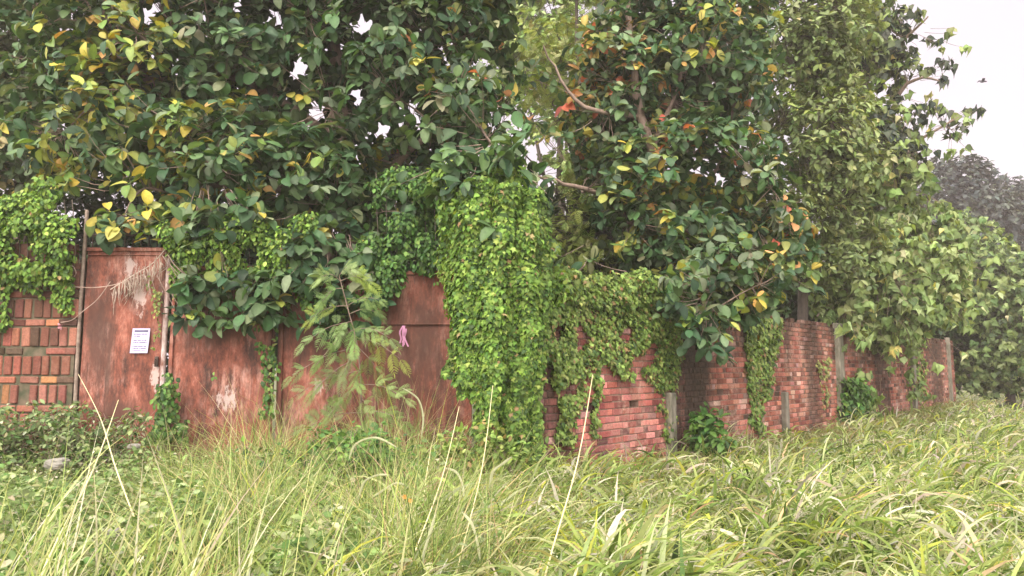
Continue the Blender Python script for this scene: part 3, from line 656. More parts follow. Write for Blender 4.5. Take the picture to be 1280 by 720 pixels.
# 6 - peepal with heart leaves hanging over the wall
PE = [(3, (.13, .2, .07)), (3, (.19, .27, .095)), (2.5, (.25, .33, .14)), (.8, (.36, .42, .22)), (1, (.07, .12, .045)), (.2, (.42, .43, .14))]
PEd = [(3, (.03, .05, .04)), (2, (.06, .08, .06)), (1, (.12, .15, .08))]
def keep6(pos):
    px, py = proj(pos)
    lim = np.interp(px, [960, 1020, 1050, 1090, 1120, 1150, 1180, 1215], [330, 395, 420, 450, 470, 425, 400, 420])
    sp = (py < 250) & (px > np.interp(py, [0, 30, 100, 150, 200, 250], [1105, 1130, 1140, 1140, 1150, 1200]) + rng.normal(0, 9, len(px)))
    return (py < lim) & (px > 1000 + rng.normal(0, 20, len(px))) & ~sp & (px < 1212)
ex6 = []; exn6 = []
for px, py, Y, n_, sx, sy in ((1180, 90, 17, 9, 12, 22), (1160, 60, 17, 10, 18, 18), (1175, 130, 17, 10, 22, 12), (1190, 160, 17, 8, 12, 12), (1205, 140, 17, 5, 9, 6), (1172, 185, 17, 8, 18, 8), (1145, 20, 17, 10, 16, 16), (1140, 215, 17, 12, 18, 12), (1150, 140, 17, 8, 18, 20),
                            (1090, 470, 17, 6, 12, 14), (1140, 450, 18, 6, 9, 16), (1110, 430, 17, 18, 20, 20), (1195, 385, 18, 22, 14, 18), (1160, 350, 16.8, 40, 35, 30), (1120, 380, 16.5, 30, 30, 25), (1190, 330, 17.5, 25, 22, 25), (1080, 300, 16, 30, 30, 30), (1075, 420, 16, 14, 16, 12), (1090, 500, 17.5, 4, 8, 8), (1146, 485, 19, 5, 7, 12)):
    for _ in range(n_):
        ex6.append(P(px + rng.normal(0, sx), py + rng.normal(0, sy), Y + rng.uniform(-.4, .4))); exn6.append(unit(np.array([rng.normal(.3, .6), -.7, rng.normal(0, .4)])))
t6 = [E_(1080, 60, 18, 1.3, 1.5, 2.0), E_(1090, 200, 17.5, 1.5, 1.5, 1.5), E_(1090, 330, 17.5, 1.5, 1.5, 1.4), E_(1150, 320, 18.5, 1.5, 1.6, 1.5), E_(1120, 400, 18, 1.3, 1.1, .9), E_(1180, 370, 20, 1.1, 1.3, 1.), E_(1080, -80, 18, 1.6, 1.5, 1.5), E_(1050, 380, 16.8, .9, .9, .8)]
big_tree('peepal_tree', 'tall tree with hanging heart-shaped leaves against the white sky, over the far brick wall', t6, 4700, 5, (.14, .25), zones(PE, [(1130, 60, 70, .9, PEd), (1130, 160, 60, .8, PEd), (1180, 130, 60, .8, PEd)]),
         [P(1090, 459, 19.5) * [1, 1, 0], P(1090, 330, 19.3), P(1085, 200, 18.5), P(1080, 60, 18), P(1075, -100, 18)], [[P(1085, 200, 18.5), P(1130, 110, 17.5), P(1175, 100, 17)], [P(1090, 330, 19), P(1140, 330, 18.6), P(1185, 360, 19)], [P(1090, 330, 19), P(1020, 395, 16.4)], [P(1082, 100, 18), P(1120, 60, 17.5), P(1160, 20, 17)], [P(1088, 250, 19), P(1130, 190, 17.5), P(1200, 145, 17)]],
         .16, tmpl=HEART, seed=71, keep=keep6, extra=(np.array(ex6), np.array(exn6)), gap=-.3, droop=1.1, spread=.2, upn=.1, lmat=M_IVY, nodes=110)

# 7 - big bushy tree at the right edge beyond the wall's end
RB = [(3, (.1, .16, .06)), (3, (.16, .23, .09)), (2, (.22, .3, .12)), (.4, (.34, .4, .2)), (1.6, (.055, .09, .045))]
def keep7(pos): px, py = proj(pos); return (px > 1150) & (py > np.interp(px, [1150, 1200, 1250, 1300], [240, 255, 280, 330])) & (py < 503)
big_tree('leafy_tree', 'bushy tree reaching down to the grass beyond the far end of the brick wall', [E_(1230, 350, 27, 2.6, 2, 2.4), E_(1300, 420, 26, 2.4, 2, 2.2), E_(1240, 450, 27, 1.9, 1.7, 1.5), E_(1340, 380, 27, 3, 2, 2.6), E_(1215, 300, 28, 1.6, 1.5, 1.4)], 4200, 5, (.15, .27), zones(RB, []),
         [P(1260, 459, 28) * [1, 1, 0], P(1260, 400, 28), P(1255, 330, 28)], [[P(1260, 420, 28), P(1300, 360, 27.5)], [P(1260, 420, 28), P(1215, 330, 28)]], .18, tmpl=HEART, seed=81, keep=keep7, gap=-.3, gsc=.6, droop=.8, spread=.2, upn=.2, lmat=M_IVY, bark=M_BARK_DARK)

# 8 - far dark trees
FD = [(3, (.04, .052, .055)), (2, (.065, .08, .075)), (1, (.11, .135, .11)), (1, (.02, .025, .03))]
bg_tree('distant_tree', 'dark rounded tree in the distance right of the heart-leaved tree', [E_(1190, 255, 48, 3.6, 3, 3.4), E_(1225, 290, 49, 3.6, 3, 3.6), E_(1180, 320, 47, 3, 3, 3), E_(1205, 225, 48, 2, 2, 1.8), E_(1150, 290, 48, 3, 3, 3)], 4200, (.22, .42), FD, [P(1200, 470, 48) * [1, 1, 0], P(1200, 380, 48), P(1200, 260, 48)], .4, 91, gap=-.35, gsc=.35, group='dark trees in the distance')
bg_tree('distant_tree', 'dark rounded tree in the distance at the right edge of the photo', [E_(1270, 270, 52, 3.2, 3, 3.0), E_(1310, 300, 52, 4.5, 3, 3.6), E_(1262, 330, 51, 3.4, 3, 3)], 3300, (.22, .42), FD, [P(1285, 470, 52) * [1, 1, 0], P(1285, 390, 52), P(1285, 280, 52)], .4, 92, gap=-.35, gsc=.35, group='dark trees in the distance')

# dense growth right behind the walls (fills the dark behind the crowns)
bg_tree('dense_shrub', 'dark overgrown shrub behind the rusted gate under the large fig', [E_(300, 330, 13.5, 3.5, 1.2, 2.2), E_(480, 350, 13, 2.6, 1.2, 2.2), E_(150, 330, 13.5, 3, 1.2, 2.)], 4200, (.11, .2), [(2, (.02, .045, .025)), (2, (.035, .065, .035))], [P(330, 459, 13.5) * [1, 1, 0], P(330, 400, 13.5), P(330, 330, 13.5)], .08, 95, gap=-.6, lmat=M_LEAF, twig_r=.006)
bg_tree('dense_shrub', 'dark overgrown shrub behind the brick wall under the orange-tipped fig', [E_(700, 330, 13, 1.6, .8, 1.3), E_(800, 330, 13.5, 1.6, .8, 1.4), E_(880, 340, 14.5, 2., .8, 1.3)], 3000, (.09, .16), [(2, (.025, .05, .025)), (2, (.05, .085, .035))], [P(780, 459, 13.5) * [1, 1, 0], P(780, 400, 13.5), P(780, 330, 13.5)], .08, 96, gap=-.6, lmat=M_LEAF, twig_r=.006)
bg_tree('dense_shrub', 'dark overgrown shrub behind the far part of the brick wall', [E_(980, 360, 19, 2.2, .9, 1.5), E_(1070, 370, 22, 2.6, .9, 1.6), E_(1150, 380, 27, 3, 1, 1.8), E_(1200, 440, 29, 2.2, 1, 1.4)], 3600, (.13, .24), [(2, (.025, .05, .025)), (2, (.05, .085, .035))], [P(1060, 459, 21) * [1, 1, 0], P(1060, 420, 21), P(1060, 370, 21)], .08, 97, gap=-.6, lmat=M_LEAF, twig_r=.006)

# ------------------------------------------------------------------ vines
VG = [(3, (.11, .21, .035)), (3, (.16, .27, .045)), (2, (.07, .14, .028)), (.9, (.25, .34, .08)), (1.3, (.04, .09, .022)), (.12, (.28, .2, .1))]
VD = [(3, (.05, .12, .03)), (3, (.08, .17, .04)), (1.5, (.12, .22, .05)), (1, (.03, .07, .025))]
VI = [(3, (.14, .22, .05)), (3, (.2, .3, .075)), (2, (.09, .15, .04)), (1, (.25, .31, .1)), (.6, (.24, .17, .08)), (1, (.05, .1, .03))]

def split_ells(ells, k=10, fl=.07):                        # break each mass into many small uneven clumps
    sub = []
    for e in ells:
        for _ in range(k):
            q = rand_dirs(1)[0] * rng.random() ** .5; f_ = rng.uniform(.2, .5)
            sub.append((e[0] + q[0] * e[3] * .9, e[1] + q[1] * e[4] * .8, e[2] + q[2] * e[5] * .9, e[3] * f_, max(e[4] * f_, fl), e[5] * f_ * rng.uniform(.8, 1.6)))
    return sub
def cloud_vine(mb, ells, n, size, pal, tmpl=SMALL, bias=.3, gap=-.5, gsc=2.5, seed=0, front=.3):
    ells = split_ells(ells)
    pos, nrm, _ = crown_points(ells, n, bias, gap, gsc, seed); m = len(pos)
    d = unit(np.array([0, -.25, -1.]) + nrm * .5 + rng.normal(0, .45, (m, 3))); up = nrm + np.array([0, -.3, .6]) + rng.normal(0, .35, (m, 3))
    put_leaves(mb, tmpl, pos, d, up, rng.uniform(*size, m), palette(m, pal, .2))
def inpoly(px, py, poly):
    c = np.zeros(len(px), bool); n = len(poly); j = n - 1
    for i in range(n):
        xi, yi = poly[i]; xj, yj = poly[j]
        c ^= ((yi > py) != (yj > py)) & (px < (xj - xi) * (py - yi) / (yj - yi + 1e-9) + xi); j = i
    return c
def wall_vine(mb, polys, dens, size, pal, surf, nrm, thick=.06, tmpl=IVY, edge=5, gapn=-.25, down=.9, stems=None):
    nr = np.array([nrm[0], nrm[1], 0.])
    for poly in polys:
        a = np.array(poly, float); lo, hi = a.min(0), a.max(0); n = int(dens * (hi - lo).prod())
        px = rng.uniform(lo[0], hi[0], n); py = rng.uniform(lo[1], hi[1], n)
        q = np.array([(mnoise.noise((x * .06, y * .06, 1)), mnoise.noise((x * .06, y * .06, 7)), mnoise.noise((x * .045, y * .03, 4))) for x, y in zip(px, py)])
        ok = inpoly(px + q[:, 0] * edge * 2.2, py + q[:, 1] * edge * 2.2, poly) & (q[:, 2] > gapn); px, py, hgt = px[ok], py[ok], q[ok, 2]
        pos = np.array([P(x, y, surf(x)) for x, y in zip(px, py)]); m = len(pos)
        pos = pos + nr * (rng.uniform(.012, thick, m) * (1 + hgt * .8))[:, None]
        d = unit(np.array([0, 0, -down]) + nr * .25 + rng.normal(0, .42, (m, 3))); up = nr + np.array([0, 0, .75]) + rng.normal(0, .3, (m, 3))
        put_leaves(mb, tmpl, pos, d, up, rng.uniform(*size, m), palette(m, pal, .2))
        if stems is not None and m > 5:
            k = max(4, m // 120); idx = rng.choice(m, k)
            for ii in idx:
                l_ = rng.uniform(.2, .6); p0 = pos[ii]; pts = np.array([p0 + [rng.normal(0, .02), 0, l_ * (.5 - u)] for u in np.linspace(0, 1, 6)]); pts[:, :2] += nr[:2] * -.005
                tubes(stems, pts[None], np.full((1, 6), .003), 3)

# big column over the pier
cv = empty('climbing_vine', (c0[0], 7.75, 0), 'tall thick column of bright green vine hanging over the pier between gate and brick wall', 'vine')
lv, sv_ = MB(), MB()
strands = []
for k in range(17):
    u = (k + rng.random()) / 17; pt = 574 + 98 * u; pb = 566 + 104 * u + rng.normal(0, 4)
    yb = np.interp(u, [0, .2, .4, .55, .7, .85, 1], [440, 490, 520, 470, 590, 575, 480]) + rng.normal(0, 22); strands.append((pt, pb, 232 + 20 * abs(u - .45) + rng.normal(0, 6), yb, rng.choice([.07, .1, .15, .19]), 7.8 + rng.uniform(-.22, .25)))
for q in [(598, 574, 225, 495, .17, 7.62), (575, 563, 300, 470, .12, 7.75), (606, 594, 380, 540, .1, 7.6), (645, 640, 380, 590, .1, 7.62), (600, 582, 225, 480, .22, 7.6), (630, 608, 232, 530, .19, 7.5), (662, 654, 238, 470, .17, 7.6), (672, 672, 240, 590, .13, 7.75), (640, 640, 300, 600, .13, 7.8), (612, 603, 300, 545, .15, 7.56), (632, 628, 400, 575, .11, 7.7)]: strands.append(q)
for pt, pb, yt, yb, rad, Y in strands:
    n = int((yb - yt) * rad * 46); u = rng.random(n); cx = pt + (pb - pt) * u + 5 * np.sin(u * 7 + pt); cy = yt + (yb - yt) * u
    base = np.array([P(a_, b_, Y) for a_, b_ in zip(cx, cy)]); th = rng.normal(0, .85, n)
    env = rad * .88 * (.5 + .5 * np.sin(np.clip(u * 1.1 + .12, 0, 1) * math.pi) ** .6) * (1 + .25 * np.sin(u * 23 + pt)); rr = env * rng.uniform(.72, 1.08, n)
    nr = np.stack([np.sin(th), -np.cos(th), np.zeros(n)], 1); pos = base + nr * rr[:, None]
    d = unit(np.array([0, 0, -1.]) + nr * .4 + rng.normal(0, .38, (n, 3))); up = nr + np.array([0, 0, .7]) + rng.normal(0, .28, (n, 3))
    put_leaves(lv, IVY, pos, d, up, rng.uniform(.035, .068, n), palette(n, VG, .2) * (1 if rad > .135 else .8))  # thinner strands get darker leaves, painting shade into the column's grooves
    uu = np.linspace(0, 1, 8); tubes(sv_, np.array([P(pt + (pb - pt) * a_, yt + (yb - yt) * a_, Y + .02) for a_ in uu])[None], np.full((1, 8), .012), 5)
cloud_vine(lv, [E_(620, 245, 7.95, .5, .35, .3), E_(655, 255, 8.0, .3, .3, .25), E_(590, 250, 8.0, .3, .3, .3), E_(568, 235, 8.2, .3, .3, .3), E_(556, 300, 8.1, .18, .2, .4), E_(680, 300, 7.9, .16, .2, .35), E_(690, 350, 8.0, .15, .2, .25), E_(625, 222, 7.9, .3, .3, .2)], 3000, (.045, .08), VG, IVY, seed=3)
lv.build('foliage', M_IVY, cv); sv_.build('stems', M_BARK_DARK, cv)

def vine(name, label, loc, fn, mat=M_IVY, group=None, cat='vine'):
    o = empty(name, loc, label, cat, group); l_, s_ = MB(), MB(); fn(l_, s_); l_.build('foliage', mat, o)
    if s_.n: s_.build('stems', M_BARK_DARK, o)
    return o
def trail(s_, pts, r=.008): p = smooth_path([P(*q) for q in pts], 12, .01); tubes(s_, p[None], np.linspace(r, r * .5, 12)[None], 5)

def f_left(l_, s_):
    cloud_vine(l_, [E_(20, 270, 8.65, .65, .35, .42), E_(70, 290, 8.6, .35, .28, .35), E_(40, 330, 8.62, .5, .25, .22), E_(-40, 290, 8.6, .5, .3, .6)], 5200, (.04, .075), VG, SMALL, seed=5)
    wall_vine(l_, [[(0, 330), (45, 345), (60, 372), (30, 362), (0, 372)], [(60, 340), (96, 330), (98, 385), (85, 392), (72, 372)], [(0, 370), (14, 370), (12, 412), (0, 412)], [(75, 360), (95, 350), (94, 372), (78, 378)]], .28, (.04, .07), VG, lambda x: GY - .06, (0, -1), .08, SMALL)
    for a_ in range(9): trail(s_, [(10 + a_ * 10, 250, 8.75), (14 + a_ * 10, 300, 8.7), (12 + a_ * 10, 350, 8.72)], .006)
vine('climbing_vine', 'light green creeper heaped on top of the left brick wall', P(40, 330, 8.7), f_left)
def f_gate(l_, s_):
    cloud_vine(l_, [E_(240, 300, 8.6, .35, .22, .32), E_(300, 305, 8.6, .5, .22, .35), E_(365, 310, 8.65, .35, .22, .38), E_(330, 345, 8.65, .4, .18, .25), E_(235, 335, 8.65, .22, .14, .3)], 6200, (.035, .065), VG, SMALL, seed=8, gap=-.35)
    wall_vine(l_, [[(215, 330), (250, 330), (238, 385), (222, 372)], [(290, 350), (390, 340), (385, 385), (330, 372), (300, 380)]], .2, (.035, .06), VG, lambda x: GY - .04, (0, -1), .08, SMALL)
    for a_ in range(10): trail(s_, [(225 + a_ * 18, 285, 8.7), (222 + a_ * 18, 330, 8.68), (228 + a_ * 17, 365, 8.72)], .005)
vine('climbing_vine', 'bright small-leaved creeper spilling over the top of the left gate leaf', P(300, 320, 8.7), f_gate)
def f_dark(l_, s_):
    cloud_vine(l_, [E_(510, 260, 9.1, .6, .35, .55), E_(500, 320, 8.75, .45, .25, .42), E_(545, 240, 8.8, .35, .3, .4), E_(545, 310, 8.6, .25, .2, .4), E_(470, 350, 8.65, .3, .18, .25), E_(420, 380, 8.7, .35, .15, .25)], 7000, (.04, .075), VD, SMALL, seed=9, gap=-.45)
    for a_ in range(8): trail(s_, [(470 + a_ * 12, 215, 9.2), (472 + a_ * 12, 280, 9), (470 + a_ * 12, 355, 8.75)], .006)
vine('climbing_vine', 'dark green creeper curtain above the right gate leaf, left of the vine column', P(510, 320, 8.9), f_dark)
def f_ivy(l_, s_):
    wy = lambda x: float(wallY(x))
    wall_vine(l_, [[(672, 352), (735, 372), (740, 352), (850, 352), (862, 372), (850, 420), (848, 470), (838, 520), (832, 565), (818, 528), (822, 490), (800, 468), (775, 478), (752, 450), (745, 435), (732, 470), (715, 515), (700, 560), (692, 545), (694, 500), (685, 455), (668, 440)],
                   [(738, 395), (760, 400), (748, 470), (742, 540), (735, 545), (736, 470)], [(768, 385), (850, 380), (845, 470), (835, 520), (822, 470), (790, 440), (775, 420)], [(700, 440), (722, 440), (716, 520), (702, 560), (694, 540)],
                   [(640, 360), (680, 360), (672, 450), (668, 560), (655, 600), (645, 560)]], .26, (.04, .07), VI, wy, WN, .1, IVY, stems=None, gapn=-.27)
    wall_vine(l_, [[(680, 345), (860, 345), (865, 375), (740, 385), (680, 370)]], .55, (.04, .07), VI, wy, WN, .18, IVY, gapn=-.5)
    wall_vine(l_, [[(668, 372), (728, 385), (720, 450), (705, 500), (690, 480), (672, 430)], [(775, 372), (856, 372), (848, 450), (838, 510), (815, 465), (780, 430)]], .3, (.04, .07), VI, wy, WN, .12, IVY, gapn=-.08)
_f_ivy = f_ivy
def f_ivy(l_, s_):
    _f_ivy(l_, s_)
    cloud_vine(l_, [E_(px_, py_, float(wallY(px_)) + rng.uniform(-.05, .3), rng.uniform(.15, .4), .2, rng.uniform(.08, .26)) for px_, py_ in zip(np.linspace(684, 880, 16), 350 + rng.normal(0, 7, 16) + np.linspace(0, 18, 16))], 3600, (.04, .075), VI, IVY, seed=17, gap=-.3)
vine('ivy', 'ivy sheet with jagged lower fringe on the near brick wall, right of the vine column', W(1.5, 0), f_ivy)
def strip(polys, dens, size, pal, th=.1):
    return lambda l_, s_: wall_vine(l_, polys, dens, size, pal, lambda x: float(wallY(x)), WN, th, IVY, 3, -.5)
vine('ivy', 'narrow ivy strip hanging down the middle of the brick wall beside a short concrete post', W(wall_s(945), 0), strip([[(928, 400), (972, 395), (966, 450), (952, 500), (946, 545), (934, 530), (930, 460)]], .5, (.06, .1), VI))
vine('ivy', 'thin yellowish ivy streak just left of the tall concrete post', W(wall_s(1026), 0), strip([[(1016, 450), (1034, 446), (1031, 490), (1028, 520), (1022, 520), (1020, 480)]], .28, (.06, .1), [(1, (.25, .27, .1)), (1, (.16, .2, .07))]))
vine('creeper', 'dark leafy creeper climbing at the foot of the tall concrete post', W(wall_s(1060), 0), strip([[(1040, 470), (1056, 475), (1080, 505), (1090, 530), (1040, 540)]], .6, (.1, .16), VD, .35))
vine('ivy', 'sparse ivy hanging around the far concrete posts', W(wall_s(1140), 0), strip([[(1082, 400), (1110, 395), (1100, 430), (1088, 440)], [(1125, 430), (1150, 420), (1152, 500), (1130, 500)]], .4, (.1, .15), VI, .2))
vine('creeper', 'straggly creeper growing up the centre joint of the wide gate', (gx(330), GY, 0), lambda l_, s_: wall_vine(l_, [[(318, 400), (345, 395), (350, 450), (345, 520), (325, 520), (330, 460)], [(265, 455), (292, 452), (270, 475)]], .11, (.04, .07), VD + [(2, (.2, .25, .08))], lambda x: GY - .04, (0, -1), .08, SMALL, 4, -.1))
vine('creeper', 'leafy creeper climbing at the foot of the whitewashed gate post', (gx(215), GY, 0), lambda l_, s_: wall_vine(l_, [[(208, 468), (222, 462), (228, 500), (238, 550), (192, 550), (202, 510)]], .26, (.04, .07), VD + [(1, (.15, .2, .06))], lambda x: GY - .1, (0, -1), .2, SMALL, 8, -.2))
vine('creeper', 'wispy ivy trailing down the right edge of the rusted door', (gx(197), GY, 0), lambda l_, s_: wall_vine(l_, [[(186, 345), (204, 350), (204, 420), (192, 440), (196, 380)]], .14, (.03, .05), [(1, (.2, .24, .07)), (1, (.12, .16, .05))], lambda x: GY - .04, (0, -1), .06, SMALL, 4, -.1))

# hanging wires and dry creeper
def line_obj(name, label, cat, pts, r, mat, group=None, n=28, sides=6):
    m = MB(); p = smooth_path(pts, n); tubes(m, p[None], np.full((1, n), r) * 1., sides); return tag(m.build(name, mat), label, cat, group)
yw = GY - .07
line_obj('wire', 'curled pale wire looping off the post onto the top of the rusted door', 'wire', [P(92, 348, yw), P(84, 338, yw), P(90, 332, yw - .02), P(95, 342, yw), P(86, 350, yw - .02), P(80, 342, yw - .02), P(84, 356, yw - .02), P(100, 359, yw), P(125, 359, yw), P(150, 354, yw), P(180, 343, yw)], .006, M_WIRE, 'wires on the rusted door', 50)
line_obj('wire', 'slack pale wire sagging from the left brick wall up to the rusted door', 'wire', [P(76, 403, yw - .02), P(90, 400, yw), P(105, 388, yw), P(122, 374, yw), P(138, 352, yw)], .005, M_WIRE, 'wires on the rusted door')
dc = MB()
for _ in range(85):
    u = rng.random(); px = 142 + 62 * u + rng.normal(0, 3); py = np.interp(px, [140, 165, 190, 205], [362, 345, 330, 318]) + rng.normal(0, 5); l_ = rng.uniform(12, 34)
    p = smooth_path([P(px, py, yw), P(px + rng.normal(0, 2), py + l_ * .5, yw - .02), P(px + rng.normal(-2, 3), py + l_, yw)], 6); tubes(dc, p[None], rng.uniform(.002, .006) * np.array([[.7, 1, 1.2, 1, .7, .2]]), 3)
tubes(dc, smooth_path([P(138, 362, yw), P(165, 345, yw), P(190, 330, yw), P(206, 312, yw)], 12)[None], np.full((1, 12), .006), 5)
tag(dc.build('dry_creeper', M_DRY), 'dead grey creeper hanging in shreds on the upper part of the rusted door', 'dead creeper')
# dry flower at end of wire, lilac rag
def petals(name, label, cat, c, n, r, col, rnd=1):
    m, t, b = new_mat(name + '_petal'); b.inputs['Base Color'].default_value = (*col, 1); b.inputs['Roughness'].default_value = .7
    mb = MB(); d = rand_dirs(n); d[:, 1] -= .6; put_leaves(mb, SMALL, np.tile(c, (n, 1)), d, rand_dirs(n), np.full(n, r), np.ones((n, 3))); return tag(mb.build(name, m), label, cat)
petals('flower', 'small pink flower on the left brick wall at the end of the wire', 'flower', P(75, 408, yw - .03), 9, .045, (.6, .3, .35))
rm, t, b = new_mat('lilac_cloth'); b.inputs['Base Color'].default_value = (.5, .24, .4, 1); b.inputs['Roughness'].default_value = .8
rg_ = MB()
for k in range(6):
    x0_ = 504 + rng.normal(0, 1.2); p = np.array([P(x0_ + rng.normal(0, 1), 407 + rng.uniform(0, 4), GY - .09)] + [P(x0_ + rng.normal(0, 1.2) + (k - 2.5) * v_ * .07, 407 + v_, GY - .09 + rng.normal(0, .01)) for v_ in (8, 16, rng.uniform(20, 30))])
    q = smooth_path(p, 8); V = np.concatenate([q - [.009, 0, 0], q + [.009, .008, 0]]); rg_.add(V, [[i, i + 1, i + 9, i + 8] for i in range(7)])
tag(rg_.build('cloth_scrap', rm), 'small lilac rag snagged on the right gate leaf beside the feathery plant', 'rag')

# ------------------------------------------------------------------ plants in front of the gate
def bipinnate(mb, base, d, L_, col, pairs=7):
    d = unit(np.array(d)); nn = np.array([rng.normal(0, .25), -.8, .75]); up = unit(nn - d * np.dot(nn, d)); side = np.cross(up, d); pos = []; dd = []; uu = []; sz = []
    for k in range(pairs):
        t_ = (k + 1) / (pairs + .3); p = base + d * L_ * t_ + np.array([0, 0, -.25 * L_ * t_ * t_]); pl_ = L_ * .5 * math.sin(math.pi * (.25 + .62 * t_))
        for s in (-1, 1):
            pos.append(p); dd.append(d * .75 + side * s + np.array([0, 0, -.15 - .2 * rng.random()])); uu.append(up); sz.append(pl_)
    pos.append(base + d * L_ * .95 + [0, 0, -.33 * L_]); dd.append(d + [0, 0, -.5]); uu.append(up); sz.append(L_ * .3)
    put_leaves(mb, PINNA, np.array(pos), np.array(dd), np.array(uu), np.array(sz), np.tile(col, (len(pos), 1)) * rng.normal(1, .1, (len(pos), 1)))
PINNA = frond(12, .16, .13)
fp = empty('feathery_shrub', (P(445, 459, 8.2)[0], 8.2, 0), 'slender shrub with feathery grey-green fronds in front of the right gate leaf', 'shrub')
lf, st = MB(), MB()
stemp = smooth_path([P(450, 600, 8.2), P(452, 520, 8.2), P(448, 440, 8.15), P(436, 390, 8.1), P(424, 345, 8.1)], 20); tubes(st, stemp[None], np.linspace(.013, .004, 20)[None], 6)
FC = [(2, (.14, .23, .07)), (2.5, (.21, .3, .12)), (.5, (.28, .36, .08))]
for (py, tx, ty) in ((352, 400, 348), (350, 440, 335), (362, 462, 352), (375, 398, 378), (392, 470, 372), (400, 380, 400), (410, 478, 398), (425, 385, 428), (435, 492, 425), (440, 400, 455), (455, 498, 452), (465, 362, 465), (470, 480, 480), (480, 395, 492), (490, 440, 480),
                     (495, 365, 500), (500, 500, 495), (505, 420, 520), (515, 470, 520), (530, 385, 535), (535, 505, 530), (545, 410, 560), (550, 450, 545), (440, 440, 430), (420, 430, 415), (470, 430, 462)):
    u = np.interp(py, [345, 600], [19, 0]); a_ = stemp[int(round(u))]; e_ = P(tx + rng.normal(0, 4), ty + rng.normal(0, 4), 8.1 - rng.uniform(-.1, .35)); br_ = smooth_path([a_, (a_ + e_) / 2 + [0, 0, .05], e_], 10)
    tubes(st, br_[None], np.linspace(.005, .002, 10)[None], 4); v = unit(e_ - a_); colr = palette(1, FC, .1)[0]
    for q in (3, 5, 7, 9):
        for sgn in (-1, 1):
            if q == 9 and sgn > 0: continue
            dd_ = v * (.9 if q < 9 else 1.3) + np.array([.35, -.35, .7]) * sgn * rng.uniform(.5, 1.1) + rng.normal(0, .25, 3) + [0, 0, .1]
            bipinnate(lf, br_[q], dd_ * [1, .6, 1], rng.uniform(.11, .18), np.clip(colr * rng.normal(1, .12), 0, 1), 8)
lf.build('fronds', M_IVY, fp); st.build('stems', M_BARK, fp)

def bush(name, label, ells, n, size, pal, tmpl=SMALL, cat='bush', nst=14, mat=M_IVY, seed=0, group=None):
    e0 = ells[0]; o = empty(name, (e0[0], e0[1], 0), label, cat, group); l_, s_ = MB(), MB(); pos, nrm, _ = crown_points(split_ells(ells, 16, .05), n, .5, -.3, 4, seed); m = len(pos)
    d = unit(nrm + rng.normal(0, .5, (m, 3)) + [0, 0, -.1]); put_leaves(l_, tmpl, pos, d, np.array([0, -.3, 1.]) + rng.normal(0, .4, (m, 3)), rng.uniform(*size, m), palette(m, pal, .2)); l_.build('foliage', mat, o)
    idx = rng.choice(m, nst); b0 = np.array([e0[0], e0[1], 0.])
    for ii in idx: tubes(s_, smooth_path([b0 + [rng.normal(0, .05), rng.normal(0, .05), 0], (b0 + pos[ii]) / 2 + [rng.normal(0, .04), 0, .08], pos[ii]], 7)[None], np.linspace(.007, .003, 7)[None], 4)
    s_.build('stems', M_BARK, o); return o
def stemmy(name, label, spots, nstem, hgt, size, pal, cat, tmpl=SMALL, spread=.35, step=.035, mat=M_IVY):
    """a plant of many leaning leafy stems; spots (px, Y)"""
    xy = np.array([P(a, 459, Y)[:2] for a, Y in spots]); o = empty(name, (xy[:, 0].mean(), xy[:, 1].mean(), 0), label, cat); l_, s_ = MB(), MB(); pos = []; dd = []
    for k in range(nstem):
        b = xy[rng.integers(len(xy))] + rng.normal(0, .12, 2); h_ = rng.uniform(*hgt); ln = rng.normal(0, spread, 2) * h_
        p = smooth_path([(b[0], b[1], 0), (b[0] + ln[0] * .3, b[1] + ln[1] * .3, h_ * .55), (b[0] + ln[0], b[1] + ln[1], h_)], 10); tubes(s_, p[None], np.linspace(.005, .002, 10)[None], 4)
        m = max(4, int(h_ / step)); 
        for u in np.sort(rng.random(m) ** .7) * 9:
            q = p[int(u)] + (p[min(int(u) + 1, 9)] - p[int(u)]) * (u % 1)
            for _ in range(2): v = unit(rng.normal(0, 1, 3) * [1, 1, .4]); pos.append(q + v * rng.uniform(.005, .05)); dd.append(v)
    pos = np.array(pos); m = len(pos); put_leaves(l_, tmpl, pos, np.array(dd) + [0, 0, -.2], np.array([0, -.3, 1.]) + rng.normal(0, .35, (m, 3)), rng.uniform(*size, m), palette(m, pal, .2))
    l_.build('foliage', mat, o); s_.build('stems', M_BARK, o); return o
stemmy('bush', 'dark small-leaved bush in tall grass below the feathery shrub', [(415, 6.6), (435, 6.4), (455, 6.5), (475, 6.3), (440, 6.9)], 110, (.45, .95), (.035, .075), VD + [(1.5, (.16, .24, .06))], 'bush', spread=.25)
bush('weed', 'broad-leaved dark green weed at the foot of the brick wall under the black stain', [E_(885, 540, 10.2, .25, .22, .33), E_(900, 560, 10.0, .2, .2, .2), E_(875, 525, 10.3, .15, .15, .2)], 420, (.09, .17), VD, OVAL2, 'weed', seed=13)
stemmy('weed', 'leafy weeds crowding the foot of the left brick wall', [(a_, 8.3 - .5 * rng.random()) for a_ in range(-40, 170, 9)], 230, (.4, 1.08), (.03, .085), [(3, (.06, .11, .035)), (3, (.12, .18, .07)), (1.5, (.2, .26, .12)), (.6, (.34, .36, .25))], 'weed', OVAL2, .3, .045)
bush('weed', 'ragged weeds at the corner where the vine column meets the grass', [E_(655, 575, 7.3, .3, .2, .25), E_(600, 570, 7.2, .4, .25, .25)], 900, (.04, .08), VI, SMALL, 'weed', seed=15, nst=24)

